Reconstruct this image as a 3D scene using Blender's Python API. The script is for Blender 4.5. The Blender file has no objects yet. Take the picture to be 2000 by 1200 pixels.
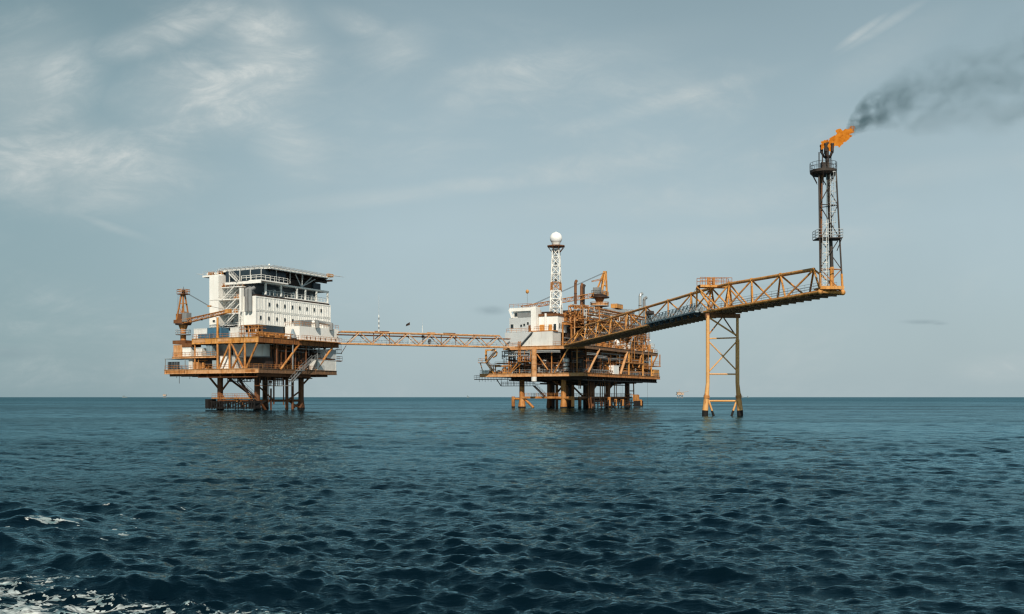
import bpy, math, random
import numpy as np
from mathutils import Vector, noise as mnoise

rnd = random.Random(11)
C = bpy.context.scene.collection
PI = math.pi
CAM_H = 3.2

# ------------------------------------------------------------------ frames
class Frame:
    """a horizontal plan grid: x runs along the heading, y a quarter turn to its left"""
    def __init__(s, ox, oy, deg):
        s.o = (ox, oy); s.r = math.radians(deg); s.c = math.cos(s.r); s.s = math.sin(s.r)
    def w(s, p):
        return (s.o[0] + p[0]*s.c - p[1]*s.s, s.o[1] + p[0]*s.s + p[1]*s.c, p[2])
FL = Frame(-61.6, 242.0, 62)      # quarters platform grid
FR = Frame(20.0, 278.0, 62)       # process platform grid
FW = Frame(0, 0, 0)

ORG = {}
def empty(name, label, cat, fr, p, group=None):
    o = bpy.data.objects.new(name, None); C.objects.link(o)
    o.empty_display_size = 0.5
    o.location = fr.w(p); o.rotation_euler = (0, 0, fr.r)
    o['label'] = label; o['category'] = cat
    if group: o['group'] = group
    ORG[o] = (fr, p)
    return o

def retag(o, label, cat=None, group=None, kind=None):
    if label: o['label'] = label
    if cat: o['category'] = cat
    if group: o['group'] = group
    if kind: o['kind'] = kind
    return o

def copy_tree(o, parent=None):
    c = o.copy(); C.objects.link(c)
    if parent: c.parent = parent
    if o in ORG: ORG[c] = ORG[o]
    for ch in list(o.children):
        copy_tree(ch, c)
    return c

# ------------------------------------------------------------------ mesh builder
class G:
    def __init__(s): s.v = []; s.f = []; s.sm = []
    def _q(s, pts, faces, smooth=False):
        n = len(s.v); s.v += [tuple(p) for p in pts]
        for f in faces: s.f.append(tuple(n+i for i in f)); s.sm.append(smooth)
    def box(s, x0, x1, y0, y1, z0, z1):
        if x0 > x1: x0, x1 = x1, x0
        if y0 > y1: y0, y1 = y1, y0
        if z0 > z1: z0, z1 = z1, z0
        p = [(x0,y0,z0),(x1,y0,z0),(x1,y1,z0),(x0,y1,z0),(x0,y0,z1),(x1,y0,z1),(x1,y1,z1),(x0,y1,z1)]
        s._q(p, [(0,3,2,1),(4,5,6,7),(0,1,5,4),(1,2,6,5),(2,3,7,6),(3,0,4,7)])
        return s
    def prism(s, poly, z0, z1):
        n = len(poly)
        p = [(x,y,z0) for x,y in poly] + [(x,y,z1) for x,y in poly]
        s._q(p, [tuple(range(n-1,-1,-1)), tuple(range(n,2*n))] + [(i,(i+1)%n,n+(i+1)%n,n+i) for i in range(n)])
        return s
    def quad(s, a, b, c, d):
        s._q([a,b,c,d], [(0,1,2,3)]); return s
    def _basis(s, p, q):
        d = Vector(q) - Vector(p); L = d.length
        d.normalize()
        up = Vector((0,0,1)) if abs(d.z) < .95 else Vector((1,0,0))
        x = d.cross(up).normalized(); y = x.cross(d).normalized()
        return Vector(p), Vector(q), x, y
    def tube(s, p, q, r, r2=None, n=8, caps=True):
        r2 = r if r2 is None else r2
        P, Q, x, y = s._basis(p, q)
        ring = [(math.cos(2*PI*i/n), math.sin(2*PI*i/n)) for i in range(n)]
        a = [P + x*(c*r) + y*(k*r) for c,k in ring]; b = [Q + x*(c*r2) + y*(k*r2) for c,k in ring]
        s._q(a+b, [(i,(i+1)%n,n+(i+1)%n,n+i)[::-1] for i in range(n)], True)
        if caps:
            s._q(a, [tuple(range(n))]); s._q(b, [tuple(range(n-1,-1,-1))])
        return s
    def beam(s, p, q, w, h=None):
        h = w if h is None else h
        P, Q, x, y = s._basis(p, q)
        c = [(-.5,-.5),(.5,-.5),(.5,.5),(-.5,.5)]
        a = [P + x*(i*w) + y*(j*h) for i,j in c]; b = [Q + x*(i*w) + y*(j*h) for i,j in c]
        s._q(a+b, [(0,1,2,3),(7,6,5,4),(0,4,5,1),(1,5,6,2),(2,6,7,3),(3,7,4,0)])
        return s
    def path(s, pts, r, n=8):
        for i in range(len(pts)-1):
            s.tube(pts[i], pts[i+1], r, n=n)
            if i: s.ball(pts[i], r*1.02, 6, 4)
        return s
    def ball(s, c, r, nu=16, nv=10, sz=1.0):
        pts = [(c[0],c[1],c[2]-r*sz)]
        for j in range(1, nv):
            t = PI*j/nv - PI/2
            for i in range(nu):
                u = 2*PI*i/nu
                pts.append((c[0]+r*math.cos(t)*math.cos(u), c[1]+r*math.cos(t)*math.sin(u), c[2]+r*sz*math.sin(t)))
        pts.append((c[0],c[1],c[2]+r*sz))
        f = [(0, 1+(i+1)%nu, 1+i) for i in range(nu)]
        for j in range(nv-2):
            for i in range(nu):
                a = 1+j*nu+i; b = 1+j*nu+(i+1)%nu
                f.append((a, b, b+nu, a+nu))
        k = 1+(nv-2)*nu; e = len(pts)-1
        f += [(k+i, k+(i+1)%nu, e) for i in range(nu)]
        s._q(pts, f, True); return s
    def vessel(s, p, q, r, n=14):
        """pressure vessel: cylinder with domed ends"""
        s.tube(p, q, r, n=n, caps=False)
        P = Vector(p); Q = Vector(q); d = (Q-P).normalized()
        for e, sg in ((P,-1),(Q,1)):
            rr = r; prev = e
            for k in range(1, 4):
                t = k/3*PI/2
                nxt = e + d*sg*r*.5*math.sin(t); r2 = r*max(math.cos(t), .02)
                s.tube(prev, nxt, rr, r2, n=n, caps=(k == 3)); prev = nxt; rr = r2
        return s
    def rail(s, pts, h=1.1, step=1.5, r=.04, closed=False, mids=(.55,)):
        if closed: pts = list(pts) + [pts[0]]
        for i in range(len(pts)-1):
            P = Vector(pts[i]); Q = Vector(pts[i+1]); L = (Q-P).length
            n = max(1, round(L/step))
            for k in range(n+1):
                b = P.lerp(Q, k/n); s.tube(b, b+Vector((0,0,h)), r, n=4, caps=False)
            for z in (1.0,) + tuple(mids):
                s.tube(P+Vector((0,0,h*z)), Q+Vector((0,0,h*z)), r, n=4, caps=False)
        return s
    def stair(s, p, q, w=.9, side=(0,1,0), steps=12, rail=True):
        P = Vector(p); Q = Vector(q); S = Vector(side).normalized()*w/2
        for sg in (-1, 1):
            s.beam(P+S*sg, Q+S*sg, .08, .28)
            if rail:
                up = Vector((0,0,1.0))
                s.tube(P+S*sg+up, Q+S*sg+up, .04, n=4, caps=False)
                for k in range(0, steps+1, 3):
                    b = (P+S*sg).lerp(Q+S*sg, k/steps); s.tube(b, b+up, .035, n=4, caps=False)
        d = (Q-P)/steps
        dh = Vector((d.x, d.y, 0)).normalized()*.13 if (abs(d.x)+abs(d.y)) > 1e-6 else Vector((0,.13,0))
        for k in range(1, steps):
            b = P.lerp(Q, k/steps)
            a0 = b-S-dh; a1 = b+S-dh; a2 = b+S+dh; a3 = b-S+dh
            s.quad(a0, a1, a2, a3)
        return s
    def ladder(s, x, y, z0, z1, ax=(1,0), w=.5, cage=False):
        a = Vector((ax[0], ax[1], 0)); c = Vector((x, y, 0)); nrm = Vector((-a.y, a.x, 0))
        for sg in (-1, 1):
            p = c + a*sg*w/2; s.tube((p.x,p.y,z0), (p.x,p.y,z1), .045, n=4)
        z = z0+.3
        while z < z1:
            s.tube(c-a*w/2+Vector((0,0,z)), c+a*w/2+Vector((0,0,z)), .03, n=4, caps=False); z += .45
        if cage:
            z = z0+2
            while z <= z1:
                pr = None
                for k in range(7):
                    t = PI*k/6; q = c + a*math.cos(t)*.45 - nrm*math.sin(t)*.7 + Vector((0,0,z))
                    if pr: s.beam(pr, q, .05, .09)
                    pr = q
                z += 1.3
            for k in (1,3,5):
                t = PI*k/6; q = c + a*math.cos(t)*.45 - nrm*math.sin(t)*.7
                s.tube(q+Vector((0,0,z0+2)), q+Vector((0,0,z1)), .03, n=4, caps=False)
        return s
    def build(s, name, mat, parent=None, fr=None, loc=None):
        me = bpy.data.meshes.new(name)
        if parent is not None: fr, loc = ORG[parent]
        v = [(x-loc[0], y-loc[1], z-loc[2]) for x,y,z in s.v]
        me.from_pydata(v, [], s.f); me.polygons.foreach_set('use_smooth', s.sm)
        me.materials.append(mat); me.update()
        o = bpy.data.objects.new(name, me); C.objects.link(o)
        ORG[o] = (fr, loc)
        if parent is not None: o.parent = parent
        else:
            o.location = fr.w(loc); o.rotation_euler = (0, 0, fr.r)
        return o

# ------------------------------------------------------------------ materials
def nodes(name):
    m = bpy.data.materials.new(name); m.use_nodes = True
    nt = m.node_tree; b = nt.nodes['Principled BSDF']
    return m, nt, b
def N(nt, t, **kw):
    n = nt.nodes.new(t)
    for k, v in kw.items():
        if k.startswith('_'): setattr(n, k[1:], v)
        else: n.inputs[k.replace('__', ' ')].default_value = v
    return n
def paint(name, c1, c2=None, rust=(.13,.045,.015), amt=.35, rough=.6, streak=True, scale=.35, metal=0.0):
    """weathered paint: two tones of the coat, dark rust patches and vertical run-off streaks"""
    m, nt, b = nodes(name); L = nt.links
    c2 = c2 or tuple(x*.8 for x in c1)
    tc = N(nt, 'ShaderNodeTexCoord')
    n1 = N(nt, 'ShaderNodeTexNoise', Scale=scale, Detail=5.0, Roughness=.65)
    L.new(tc.outputs['Object'], n1.inputs['Vector'])
    r1 = N(nt, 'ShaderNodeValToRGB'); r1.color_ramp.elements[0].position = .35; r1.color_ramp.elements[1].position = .65
    r1.color_ramp.elements[0].color = (*c1, 1); r1.color_ramp.elements[1].color = (*c2, 1)
    L.new(n1.outputs['Fac'], r1.inputs['Fac'])
    mp = N(nt, 'ShaderNodeMapping'); mp.inputs['Scale'].default_value = (2.3, 2.3, .22 if streak else 2.0)
    L.new(tc.outputs['Object'], mp.inputs['Vector'])
    n2 = N(nt, 'ShaderNodeTexNoise', Scale=1.0, Detail=6.0, Roughness=.7)
    L.new(mp.outputs['Vector'], n2.inputs['Vector'])
    r2 = N(nt, 'ShaderNodeValToRGB')
    e = r2.color_ramp.elements; e[0].position = .62 - .22*amt; e[1].position = .74 - .1*amt
    e[0].color = (0,0,0,1); e[1].color = (1,1,1,1)
    L.new(n2.outputs['Fac'], r2.inputs['Fac'])
    mul = N(nt, 'ShaderNodeMath', _operation='MULTIPLY'); mul.inputs[1].default_value = min(1, amt*1.9)
    L.new(r2.outputs['Color'], mul.inputs[0])
    mx = N(nt, 'ShaderNodeMixRGB'); mx.inputs['Color2'].default_value = (*rust, 1)
    L.new(mul.outputs[0], mx.inputs['Fac']); L.new(r1.outputs['Color'], mx.inputs['Color1'])
    L.new(mx.outputs['Color'], b.inputs['Base Color'])
    b.inputs['Roughness'].default_value = rough; b.inputs['Metallic'].default_value = metal
    b.inputs['Specular IOR Level'].default_value = .3
    return m
M = {}
M['orange'] = paint('orange_paint', (.36,.125,.022), (.56,.27,.09), amt=.6, scale=.6)
M['orange2'] = paint('orange_paint_bright', (.50,.20,.03), (.66,.34,.11), amt=.55, scale=.9)
M['peach'] = paint('faded_peach_paint', (.64,.38,.20), (.46,.20,.06), amt=.4, scale=.6)
M['trestle'] = paint('faded_leg_paint', (.62,.31,.10), (.68,.38,.15), amt=.3, rust=(.25,.10,.04))
M['rustorange'] = paint('rust_streaked_orange_paint', (.36,.14,.035), (.50,.23,.08), amt=.55, rust=(.07,.025,.012))
M['shadebrown'] = paint('rust_and_shade_brown_paint', (.20,.075,.022), (.32,.13,.04), amt=.55, rust=(.05,.02,.01), scale=.7)  # darker copy for the right-face deck edge, shade mixed into the paint
M['shadebeam'] = paint('rust_and_shade_beam_paint', (.15,.09,.055), (.22,.12,.06), amt=.5, rust=(.09,.04,.02))  # right-face and underside beams, shade mixed into the colour
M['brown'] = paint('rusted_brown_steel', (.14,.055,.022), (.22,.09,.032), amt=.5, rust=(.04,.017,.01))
M['legbrown'] = paint('dark_rust_leg_paint', (.115,.042,.016), (.17,.065,.022), amt=.5, rust=(.035,.015,.009))
M['dark'] = paint('dark_grime_and_shade', (.028,.018,.014), (.05,.027,.018), amt=.4, rust=(.02,.012,.01))  # dark steel, also used on boxes and sheets standing in for shade
M['black'] = paint('black_soot_and_shade', (.022,.02,.02), (.04,.03,.025), amt=.4, rust=(.10,.04,.02))  # black steel, also used as painted interior and underside shade
M['flare'] = paint('scorched_tower_steel', (.040,.036,.034), (.075,.055,.043), amt=.45, rust=(.015,.012,.01))
M['white'] = paint('white_cladding_paint', (.86,.85,.81), (.78,.77,.72), amt=.17, rust=(.42,.27,.16))
M['white2'] = paint('stained_white_paint', (.72,.71,.67), (.60,.60,.57), amt=.28, rust=(.34,.20,.11))
M['dome'] = paint('radome_white', (.9,.9,.88), (.87,.87,.85), amt=.02, rust=(.6,.55,.5), rough=.5)
M['grey'] = paint('pale_grey_cladding', (.52,.54,.54), (.46,.49,.50), amt=.18, rust=(.36,.22,.13))
M['midgrey'] = paint('grey_painted_steel', (.25,.26,.26), (.19,.20,.20), amt=.3)
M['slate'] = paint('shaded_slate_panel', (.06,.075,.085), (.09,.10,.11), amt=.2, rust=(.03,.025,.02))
M['navy'] = paint('dark_blue_mesh_screen', (.020,.034,.048), (.028,.045,.06), amt=.1, rust=(.01,.01,.012), rough=.5)
M['blue'] = paint('blue_container_paint', (.05,.14,.22), (.07,.18,.27), amt=.2)
M['bluegrey'] = paint('blue_grey_galvanised', (.20,.27,.31), (.30,.36,.38), amt=.3, rust=(.05,.06,.07))
M['silver'] = paint('aluminium_lagging', (.62,.62,.60), (.48,.49,.48), amt=.18, rust=(.25,.17,.1), rough=.35, metal=.6)
M['splash'] = paint('marine_growth_black', (.008,.008,.008), (.015,.013,.012), amt=.3, rust=(.025,.012,.008), rough=.8)
M['deck'] = paint('deck_plate_steel', (.16,.10,.06), (.12,.08,.055), amt=.4, rust=(.05,.025,.015))
M['wire'] = paint('wire_rope', (.06,.06,.06), (.08,.07,.06), amt=.1)
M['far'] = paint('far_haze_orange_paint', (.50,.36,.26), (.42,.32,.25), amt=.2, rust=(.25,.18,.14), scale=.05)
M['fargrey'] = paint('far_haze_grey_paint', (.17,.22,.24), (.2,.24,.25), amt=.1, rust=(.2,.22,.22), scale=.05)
def glass(name, col=(.02,.03,.035)):
    m, nt, b = nodes(name); b.inputs['Base Color'].default_value = (*col, 1)
    b.inputs['Roughness'].default_value = .12
    n = N(nt, 'ShaderNodeTexNoise', Scale=.8); r = N(nt, 'ShaderNodeMapRange'); r.inputs['To Min'].default_value=.06; r.inputs['To Max'].default_value=.25
    nt.links.new(n.outputs['Fac'], r.inputs['Value']); nt.links.new(r.outputs['Result'], b.inputs['Roughness'])
    return m
M['glass'] = glass('window_glass')

# ------------------------------------------------------------------ QUARTERS PLATFORM (left)
O = M['orange']
P1 = empty('offshore_platform', 'left rusty orange oil platform on four legs carrying the white living quarters', 'oil platform', FL, (13, 11, 0))
def leg(P, a, b, r=.72, top=9.4, mat=None, low=.45, flare=1.35):
    g = G(); g.tube((a,b,2.6), (a,b,top), r, n=16)
    g.tube((a,b,low), (a,b,2.6), r*flare, r, n=16)
    o = g.build('leg', mat or M['legbrown'], P)
    G().tube((a,b,-4), (a,b,low), r*flare*1.0, n=16).build('splash_zone', M['splash'], o)
    return o
for a, b in ((5,5),(5,17.4),(21.7,5),(21.7,17.4)):
    leg(P1, a, b)
def dbox(P, name, mat, *dims):
    return G().box(*dims).build(name, mat, P)

def deck(P, name, poly, zt, depth, edge_mat, under=True, rail=True, rail_mat=None, rail_h=1.1, joist=3.0, plate_mat=None, railskip=()):
    """plate, edge beam ring, joists under it, handrail round it"""
    zt0 = zt - .12
    d = G().prism(poly, zt0, zt).build(name, plate_mat or M['deck'], P)
    n = len(poly)
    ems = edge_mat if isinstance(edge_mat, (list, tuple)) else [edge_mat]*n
    for i in range(n):                                  # web, two flanges proud of it, web stiffeners
        e = G(); x0,y0 = poly[i]; x1,y1 = poly[(i+1)%n]
        k = .012*(i % 2)
        e.beam((x0,y0,zt-depth/2-.02), (x1,y1,zt-depth/2-.02), .3+k, depth)
        e.beam((x0,y0,zt+.03+k/3), (x1,y1,zt+.03+k/3), .62+k, .1)
        e.beam((x0,y0,zt-depth-.05-k/3), (x1,y1,zt-depth-.05-k/3), .6+k, .1)
        L_ = math.hypot(x1-x0,y1-y0); ns = int(L_/1.6)
        for j in range(1, ns):
            t_ = j/ns; e.beam((x0+(x1-x0)*t_,y0+(y1-y0)*t_,zt-.05),(x0+(x1-x0)*t_,y0+(y1-y0)*t_,zt-depth+.05),.46,.08)
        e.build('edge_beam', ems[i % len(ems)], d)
    if under:
        xs = [p[0] for p in poly]; ys = [p[1] for p in poly]
        j = G(); x = min(xs)+joist
        while x < max(xs)-.5:
            j.box(x-.12, x+.12, min(ys)+.3, max(ys)-.3, zt-depth*.8, zt0-.004); x += joist
        y = min(ys)+joist*1.4
        while y < max(ys)-.5:
            j.box(min(xs)+.3, max(xs)-.3, y-.2, y+.2, zt-depth*1.15, zt-depth*.81); y += joist*1.5
        j.build('joists', M['legbrown'], d)
    if rail:
        r = G()
        for i in range(n):
            if i in railskip: continue
            x0,y0 = poly[i]; x1,y1 = poly[(i+1)%n]
            r.rail([(x0,y0,zt), (x1,y1,zt)], h=rail_h)
        r.build('railing', rail_mat or O, d)
    return d
# polygons run (0,0)->(+x) ...; right-face edge colours darkened to stand in for shade
deck(P1, 'lower_deck', [(0,0),(21,0),(21,21),(9,21),(9,31.7),(0,31.7)], 10.2, 1.0, [M['shadebeam'],M['brown'],M['brown'],M['brown'],M['orange'],M['peach']], rail_mat=O)
deck(P1, 'lower_deck', [(21.3,-.15),(30,-.15),(30,14),(21.3,14)], 10.2, .95, M['shadebeam'], rail=False)
deck(P1, 'intermediate_deck', [(0.1,14.5),(8,14.5),(8,29),(0.1,29)], 13.5, .35, M['peach'], joist=2.5)
deck(P1, 'main_deck', [(0,0),(31,0),(31,22),(0,22)], 17.9, 1.25, [M['shadebrown'],M['brown'],M['brown'],M['orange2']], rail_mat=O, railskip=(1,))
g = G()
for b in (.9,5,9,13,17.4,20.6): g.box(.5,20.6,b-.2,b+.2,8.3,9.1)
for a in (.7,5,9,13,17,20.4): g.box(a-.2,a+.2,.9,20.6,8.1,8.299)
for a in (.7,4.6,8.4): g.box(a-.2,a+.2,21,30.5,8.5,9.1)
g.box(24,29,2,12,8.6,9.1); g.build('underdeck_girder', M['legbrown'], P1)
g = G(); R_ = random.Random(9)
for a in np.arange(3,12,.75): g.beam((a,2.6,6.1),(a,2.6,9.0),.07)
for b in np.arange(3.4,13,.9): g.beam((3.4,b,7.1),(3.4,b,9.0),.08)
for k in range(7):
    a=R_.uniform(3,11); b=R_.uniform(2,6); g.box(a,a+.5,b,b+.6,6.12+R_.uniform(0,1),7+R_.uniform(0,1.2))
g.build('scaffold', M['dark'], P1)
# hanging walkway under the lower deck
g = G().box(2.4,10.8,1.8,3.4,5.95,6.1); 
for a in (2.4,5.2,8,10.8): g.beam((a,3.4,6),(a,3.4,9.2),.14); g.beam((a,1.8,6),(a,1.8,9.2),.14)
g.rail([(2.4,1.8,6.1),(10.8,1.8,6.1)]); g.rail([(2.4,3.4,6.1),(10.8,3.4,6.1)])
g.build('hanging_walkway', M['brown'], P1)
g = G().box(2,3.2,5.5,12,7.0,7.15)
for b in (5.5,7.6,9.8,12): g.beam((2,b,7),(2,b,9.2),.12); g.beam((3.2,b,7),(3.2,b,9.2),.12)
g.rail([(2,5.5,7.15),(2,12,7.15)]); g.rail([(3.2,5.5,7.15),(3.2,12,7.15)])
g.build('hanging_walkway', M['dark'], P1)
# truss members on the faces
def member(P, name, p, q, r=.27, mat=None):
    return G().tube(p, q, r, n=10).build(name, mat or O, P)
for b in (13.4, 9.4, 4.4): member(P1, 'column', (0,b,10.2), (0,b,16.65), .27)
for b in (21.2,): member(P1, 'column', (0.1,b,10.2), (0.1,b,17.3), .2)
for (b0,b1) in ((9.2,12.9),(8.9,5.0),(4.2,8.5),(0.3,3.9),):
    member(P1, 'diagonal_brace', (0,b0,16.6), (0,b1,10.3), .26)
for p,q in (((14.9,0,16.7),(7.7,0,9.9)), ((28.7,0,16.7),(21.8,0.2,10.1))):
    member(P1, 'diagonal_brace', p, q, .3)
for a in (7.2, 10.6, 14.2, 18.4): member(P1, 'column', (a,.6,10.2), (a,.6,16.7), .2, M['legbrown'])
member(P1, 'column', (12.4,-.1,10.2), (12.4,-.1,16.7), .17, M['midgrey'])
for a,b in ((21.7,17.4),(29,3),(29,19),(15,19.5)): member(P1, 'column', (a,b,10.2), (a,b,16.7), .35, M['brown'])
# jacket bracing
for p,q,r in (((5,22,9.1),(5,17.7,5.2),.28), ((5,17.1,4.6),(5,12.6,9.1),.26), ((5,12,9.1),(5,5.6,1.2),.34), ((5,17.4,4.5),(5,14,.6),.24),
              ((5.6,5,2.3),(21.2,5,2.3),.32), ((21.9,5,6.2),(26,5,9.1),.25), ((21.3,5,4.8),(16.5,5,2.4),.22),((16.5,5,2.3),(21.4,5,.2),.22),
              ((6,5,5.6),(11,5,2.4),.2), ((6,5,2),(8.2,5,-.2),.34), ((18,5,.1),(21,5,1.6),.25), ((5,16.8,2.3),(5,5.6,2.3),.26), ((5.4,17.4,2.3),(21.4,17.4,2.3),.26),
              ((21.7,5.5,2.3),(21.7,17,2.3),.26), ((6,17,8.9),(21,17.4,1.2),.28)):
    member(P1, 'jacket_brace', p, q, r, M['legbrown'])
for a,b,z0,z1,r in ((15.6,4.6,-2,9.2,.42),(17.6,4.4,-2,9.2,.34),(8.9,4,-2,5.4,.22),(10.2,4.2,1.4,9.2,.2),(13.2,3.6,1.2,9.2,.16),(14,3.6,.4,9.2,.12),(7.2,3.2,1.8,9.2,.1)):
    member(P1, 'riser', (a,b,z0), (a,b,z1), r, M['legbrown'])
# boat landing
g = G(); R_ = random.Random(6)
for row, a0 in ((0,.75),(1,3.3)):
    for k in range(19 if row==0 else 7):
        b = 17.8 - k*(.88 if row==0 else 2.4)
        g.box(a0-.16,a0+.16,b-.11,b+.11,.1+.25*R_.random(),2.0+.3*R_.random())
    for z in (.5,2.0): g.beam((a0+.2,18,z),(a0+.2,1.8,z),.2,.24)
g.box(.3,3.0,16.8,17.9,.4,2.7); g.box(1.4,3.2,2.4,4.4,.4,2.3)
for b in (17.6,15,12,9.4,7,4.4,2.2): g.beam((.8,b,1.6),(5,b,2.2),.25); g.beam((.8,b,.6),(3.3,b-1,1.9),.18)
fd = g.build('boat_landing', M['splash'], P1)
g = G().box(1.3,3.2,4,16.6,2.75,2.95); g.rail([(1.3,4,2.95),(1.3,16.6,2.95)], step=1.2); g.rail([(3.2,4,2.95),(3.2,16.6,2.95)], step=1.2)
g.beam((1.25,16.6,2.95),(1.25,4,2.95),.18,.3); g.build('landing_walkway', M['rustorange'], fd)
for p,q in (((2.2,9.6,2.9),(2.2,6.8,.8)),): G().stair(p,q,side=(1,0,0)).build('landing_stair', O, fd)
# stairway zig-zag on the right face and down to the sea
g = G(); g.stair((19.4,-1,13.1),(14.6,-1,10.1),side=(0,1,0)); g.stair((14.5,-1,10.0),(10.4,-1,6.9),side=(0,1,0))
g.box(13.2,15.0,-1.8,-.3,9.9,10.05); g.box(19.3,22,-1.8,0,12.95,13.1); g.rail([(19.3,-1.8,13.1),(22,-1.8,13.1)]); g.rail([(13.2,-1.8,10.05),(15,-1.8,10.05)])
g.box(8.8,10.6,-1.8,1.8,6.0,6.15); g.build('stairway', M['midgrey'], P1)
g = G(); g.stair((2.6,9,7.0),(2.6,3.6,3.1),side=(1,0,0)); g.stair((2.6,4,9.2),(2.6,8.8,7.2),side=(1,0,0)); g.build('stairway', M['dark'], P1)
# side platforms by the link bridge
g = G().box(31,33.4,.4,3.4,12.95,13.15); g.rail([(31,.4,13.15),(33.4,.4,13.15),(33.4,3.4,13.15)]); g.beam((31,1,13),(33.4,1,13),.5,.3)
for z in (15.1,16.1): g.beam((31,.8,z),(33.6,.8,z),.16)
for a in (31.6,32.4,33.3): g.tube((a,.8,14.9),(a,.8,17.6),.06,n=5)
g.beam((33.3,.8,15),(35.6,.8,17.4),.12)
g.build('side_platform', M['brown'], P1)

def pipes(P, name, mat, box, n, r=(.06,.2), seed=1, axes='xyz', parentobj=None):
    """a run of pipework inside a box of space: straight runs with drops and risers on a grid"""
    R = random.Random(seed); g = G(); x0,x1,y0,y1,z0,z1 = box
    for i in range(n):
        rr = R.uniform(*r); ax = R.choice(axes)
        p = Vector((R.uniform(x0,x1), R.uniform(y0,y1), R.uniform(z0,z1)))
        pts = [p]
        for k in range(R.choice((1,2,3))):
            q = pts[-1].copy()
            a = R.choice(axes) if k else ax
            if a == 'x': q.x = R.uniform(x0,x1)
            elif a == 'y': q.y = R.uniform(y0,y1)
            else: q.z = R.choice((z0, z1, R.uniform(z0,z1)))
            if (q-pts[-1]).length > .4: pts.append(q)
        if len(pts) > 1: g.path(pts, rr, n=6)
    return g.build(name, mat, parentobj or P)
def skids(P, name, mat, box, n, seed, smin=.5, smax=1.8):
    """small machinery: frames, cabinets and drums standing on the deck"""
    R = random.Random(seed); g = G(); x0,x1,y0,y1,z0,z1 = box
    for i in range(n):
        a = R.uniform(x0,x1); b = R.uniform(y0,y1); w = R.uniform(smin,smax); d = R.uniform(smin,smax); h = R.uniform(.4, z1-z0)
        t = R.random()
        if t < .45:
            g.box(a,a+w,b,b+d,z0,z0+h*.8); g.box(a+.1,a+w*.6,b+.1,b+d*.6,z0+h*.8+.004,z0+h)
        elif t < .7: g.vessel((a,b,z0+w*.4),(a,b,z0+max(h,w)),w*.35,n=8)
        else:
            for (u,v) in ((0,0),(w,0),(0,d),(w,d)): g.beam((a+u,b+v,z0),(a+u,b+v,z0+h),.1)
            g.box(a,a+w,b,b+d,z0+h,z0+h+.12); g.box(a+.15,a+w-.15,b+.15,b+d-.15,z0+.004,z0+h*.5)
    return g.build(name, mat, P)

# dark infill boxes stand in for deep shade between the decks
def module(name, label, cat, fr, dims, mat, ribs=True, doors=0, roof=None, group=None, rib_step=1.1):
    x0,x1,y0,y1,z0,z1 = dims
    t = empty(name, label, cat, fr, ((x0+x1)/2,(y0+y1)/2,z0), group)
    G().box(*dims).build('wall_panel', mat, t)
    if ribs:
        g = G(); x = x0+.3
        while x < x1-.2: g.box(x-.06,x+.06,y0-.05,y0-.001,z0+.1,z1-.1); x += rib_step
        y = y0+.3
        while y < y1-.2: g.box(x0-.05,x0-.001,y-.06,y+.06,z0+.1,z1-.1); y += rib_step
        g.build('rib', mat, t)
    g = G(); 
    for (a,b) in ((x0,y0),(x0,y1),(x1,y0),(x1,y1)): g.box(a-.07,a+.07,b-.07,b+.07,z0,z1+.05)
    g.box(x0-.08,x1+.08,y0-.08,y0+.05,z1+.051,z1+.15); g.box(x0-.08,x0+.05,y0+.051,y1+.08,z1+.051,z1+.15)
    g.build('frame', roof or mat, t)
    return t
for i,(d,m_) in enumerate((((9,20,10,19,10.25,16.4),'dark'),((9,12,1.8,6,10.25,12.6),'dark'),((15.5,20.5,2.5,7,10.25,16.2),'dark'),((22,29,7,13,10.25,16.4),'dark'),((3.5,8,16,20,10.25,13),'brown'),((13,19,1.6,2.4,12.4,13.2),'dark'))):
    dbox(P1, 'shade_infill', M[m_], *d)  # plain dark boxes fill the interior with painted shade
pipes(P1, 'pipework', M['brown'], (7,20,.8,4,10.4,16.4), 46, seed=3)
pipes(P1, 'pipework', M['midgrey'], (7,26,.6,5,10.4,16.4), 22, (.05,.14), seed=4)
pipes(P1, 'pipework', M['dark'], (20,31,.6,6,13.2,16.6), 24, seed=5)
pipes(P1, 'pipework', M['orange'], (.3,5,14,22,10.4,13), 14, (.05,.1), seed=6)
pipes(P1, 'pipework', M['dark'], (4,24,2.5,9,7.4,9.1), 26, (.08,.2), seed=7, axes='xy')
skids(P1, 'deck_machinery', M['orange'], (.4,3,14.5,21,10.22,12), 10, 8, .4, 1.2)
skids(P1, 'deck_machinery', M['white2'], (.6,4,19,30,10.22,12), 9, 9, .4, 1.1)
skids(P1, 'deck_machinery', M['brown'], (.6,5,20,31,10.22,12.4), 9, 10, .4, 1.4)
skids(P1, 'deck_machinery', M['brown'], (8,20,.3,3,10.22,12.2), 14, 12)
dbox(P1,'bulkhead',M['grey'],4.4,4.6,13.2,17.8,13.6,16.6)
dbox(P1,'shade_infill',M['black'],1.2,5,14.2,22.5,11.4,13.2)  # black box added as shade under the intermediate deck
dbox(P1,'shade_infill',M['black'],5.2,8,2.4,9,10.25,13.1)
g=G().box(.6,2,22.6,23.9,10.22,12.9); g.build('wall_cabinet', M['white2'], P1)
g=G().box(.5,1.6,20.4,22.2,10.22,12.1); g.build('wall_cabinet', M['peach'], P1)
g=G().box(.4,1.4,14.3,15.6,10.22,12.4); g.build('wall_cabinet', M['bluegrey'], P1)
g=G()
for b in (31.2,30,29,28.2): g.box(.5,1.2,b-.5,b,10.3,12.3)
g.build('louvre_stack', M['slate'], P1)
g=G()
for b0,b1,z0,z1 in ((17.4,21.6,16.95,17.75),(9.8,13.2,17.05,17.8),(1.2,3.6,16.8,17.4)): g.box(-.19,-.155,b0,b1,z0,z1)
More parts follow.
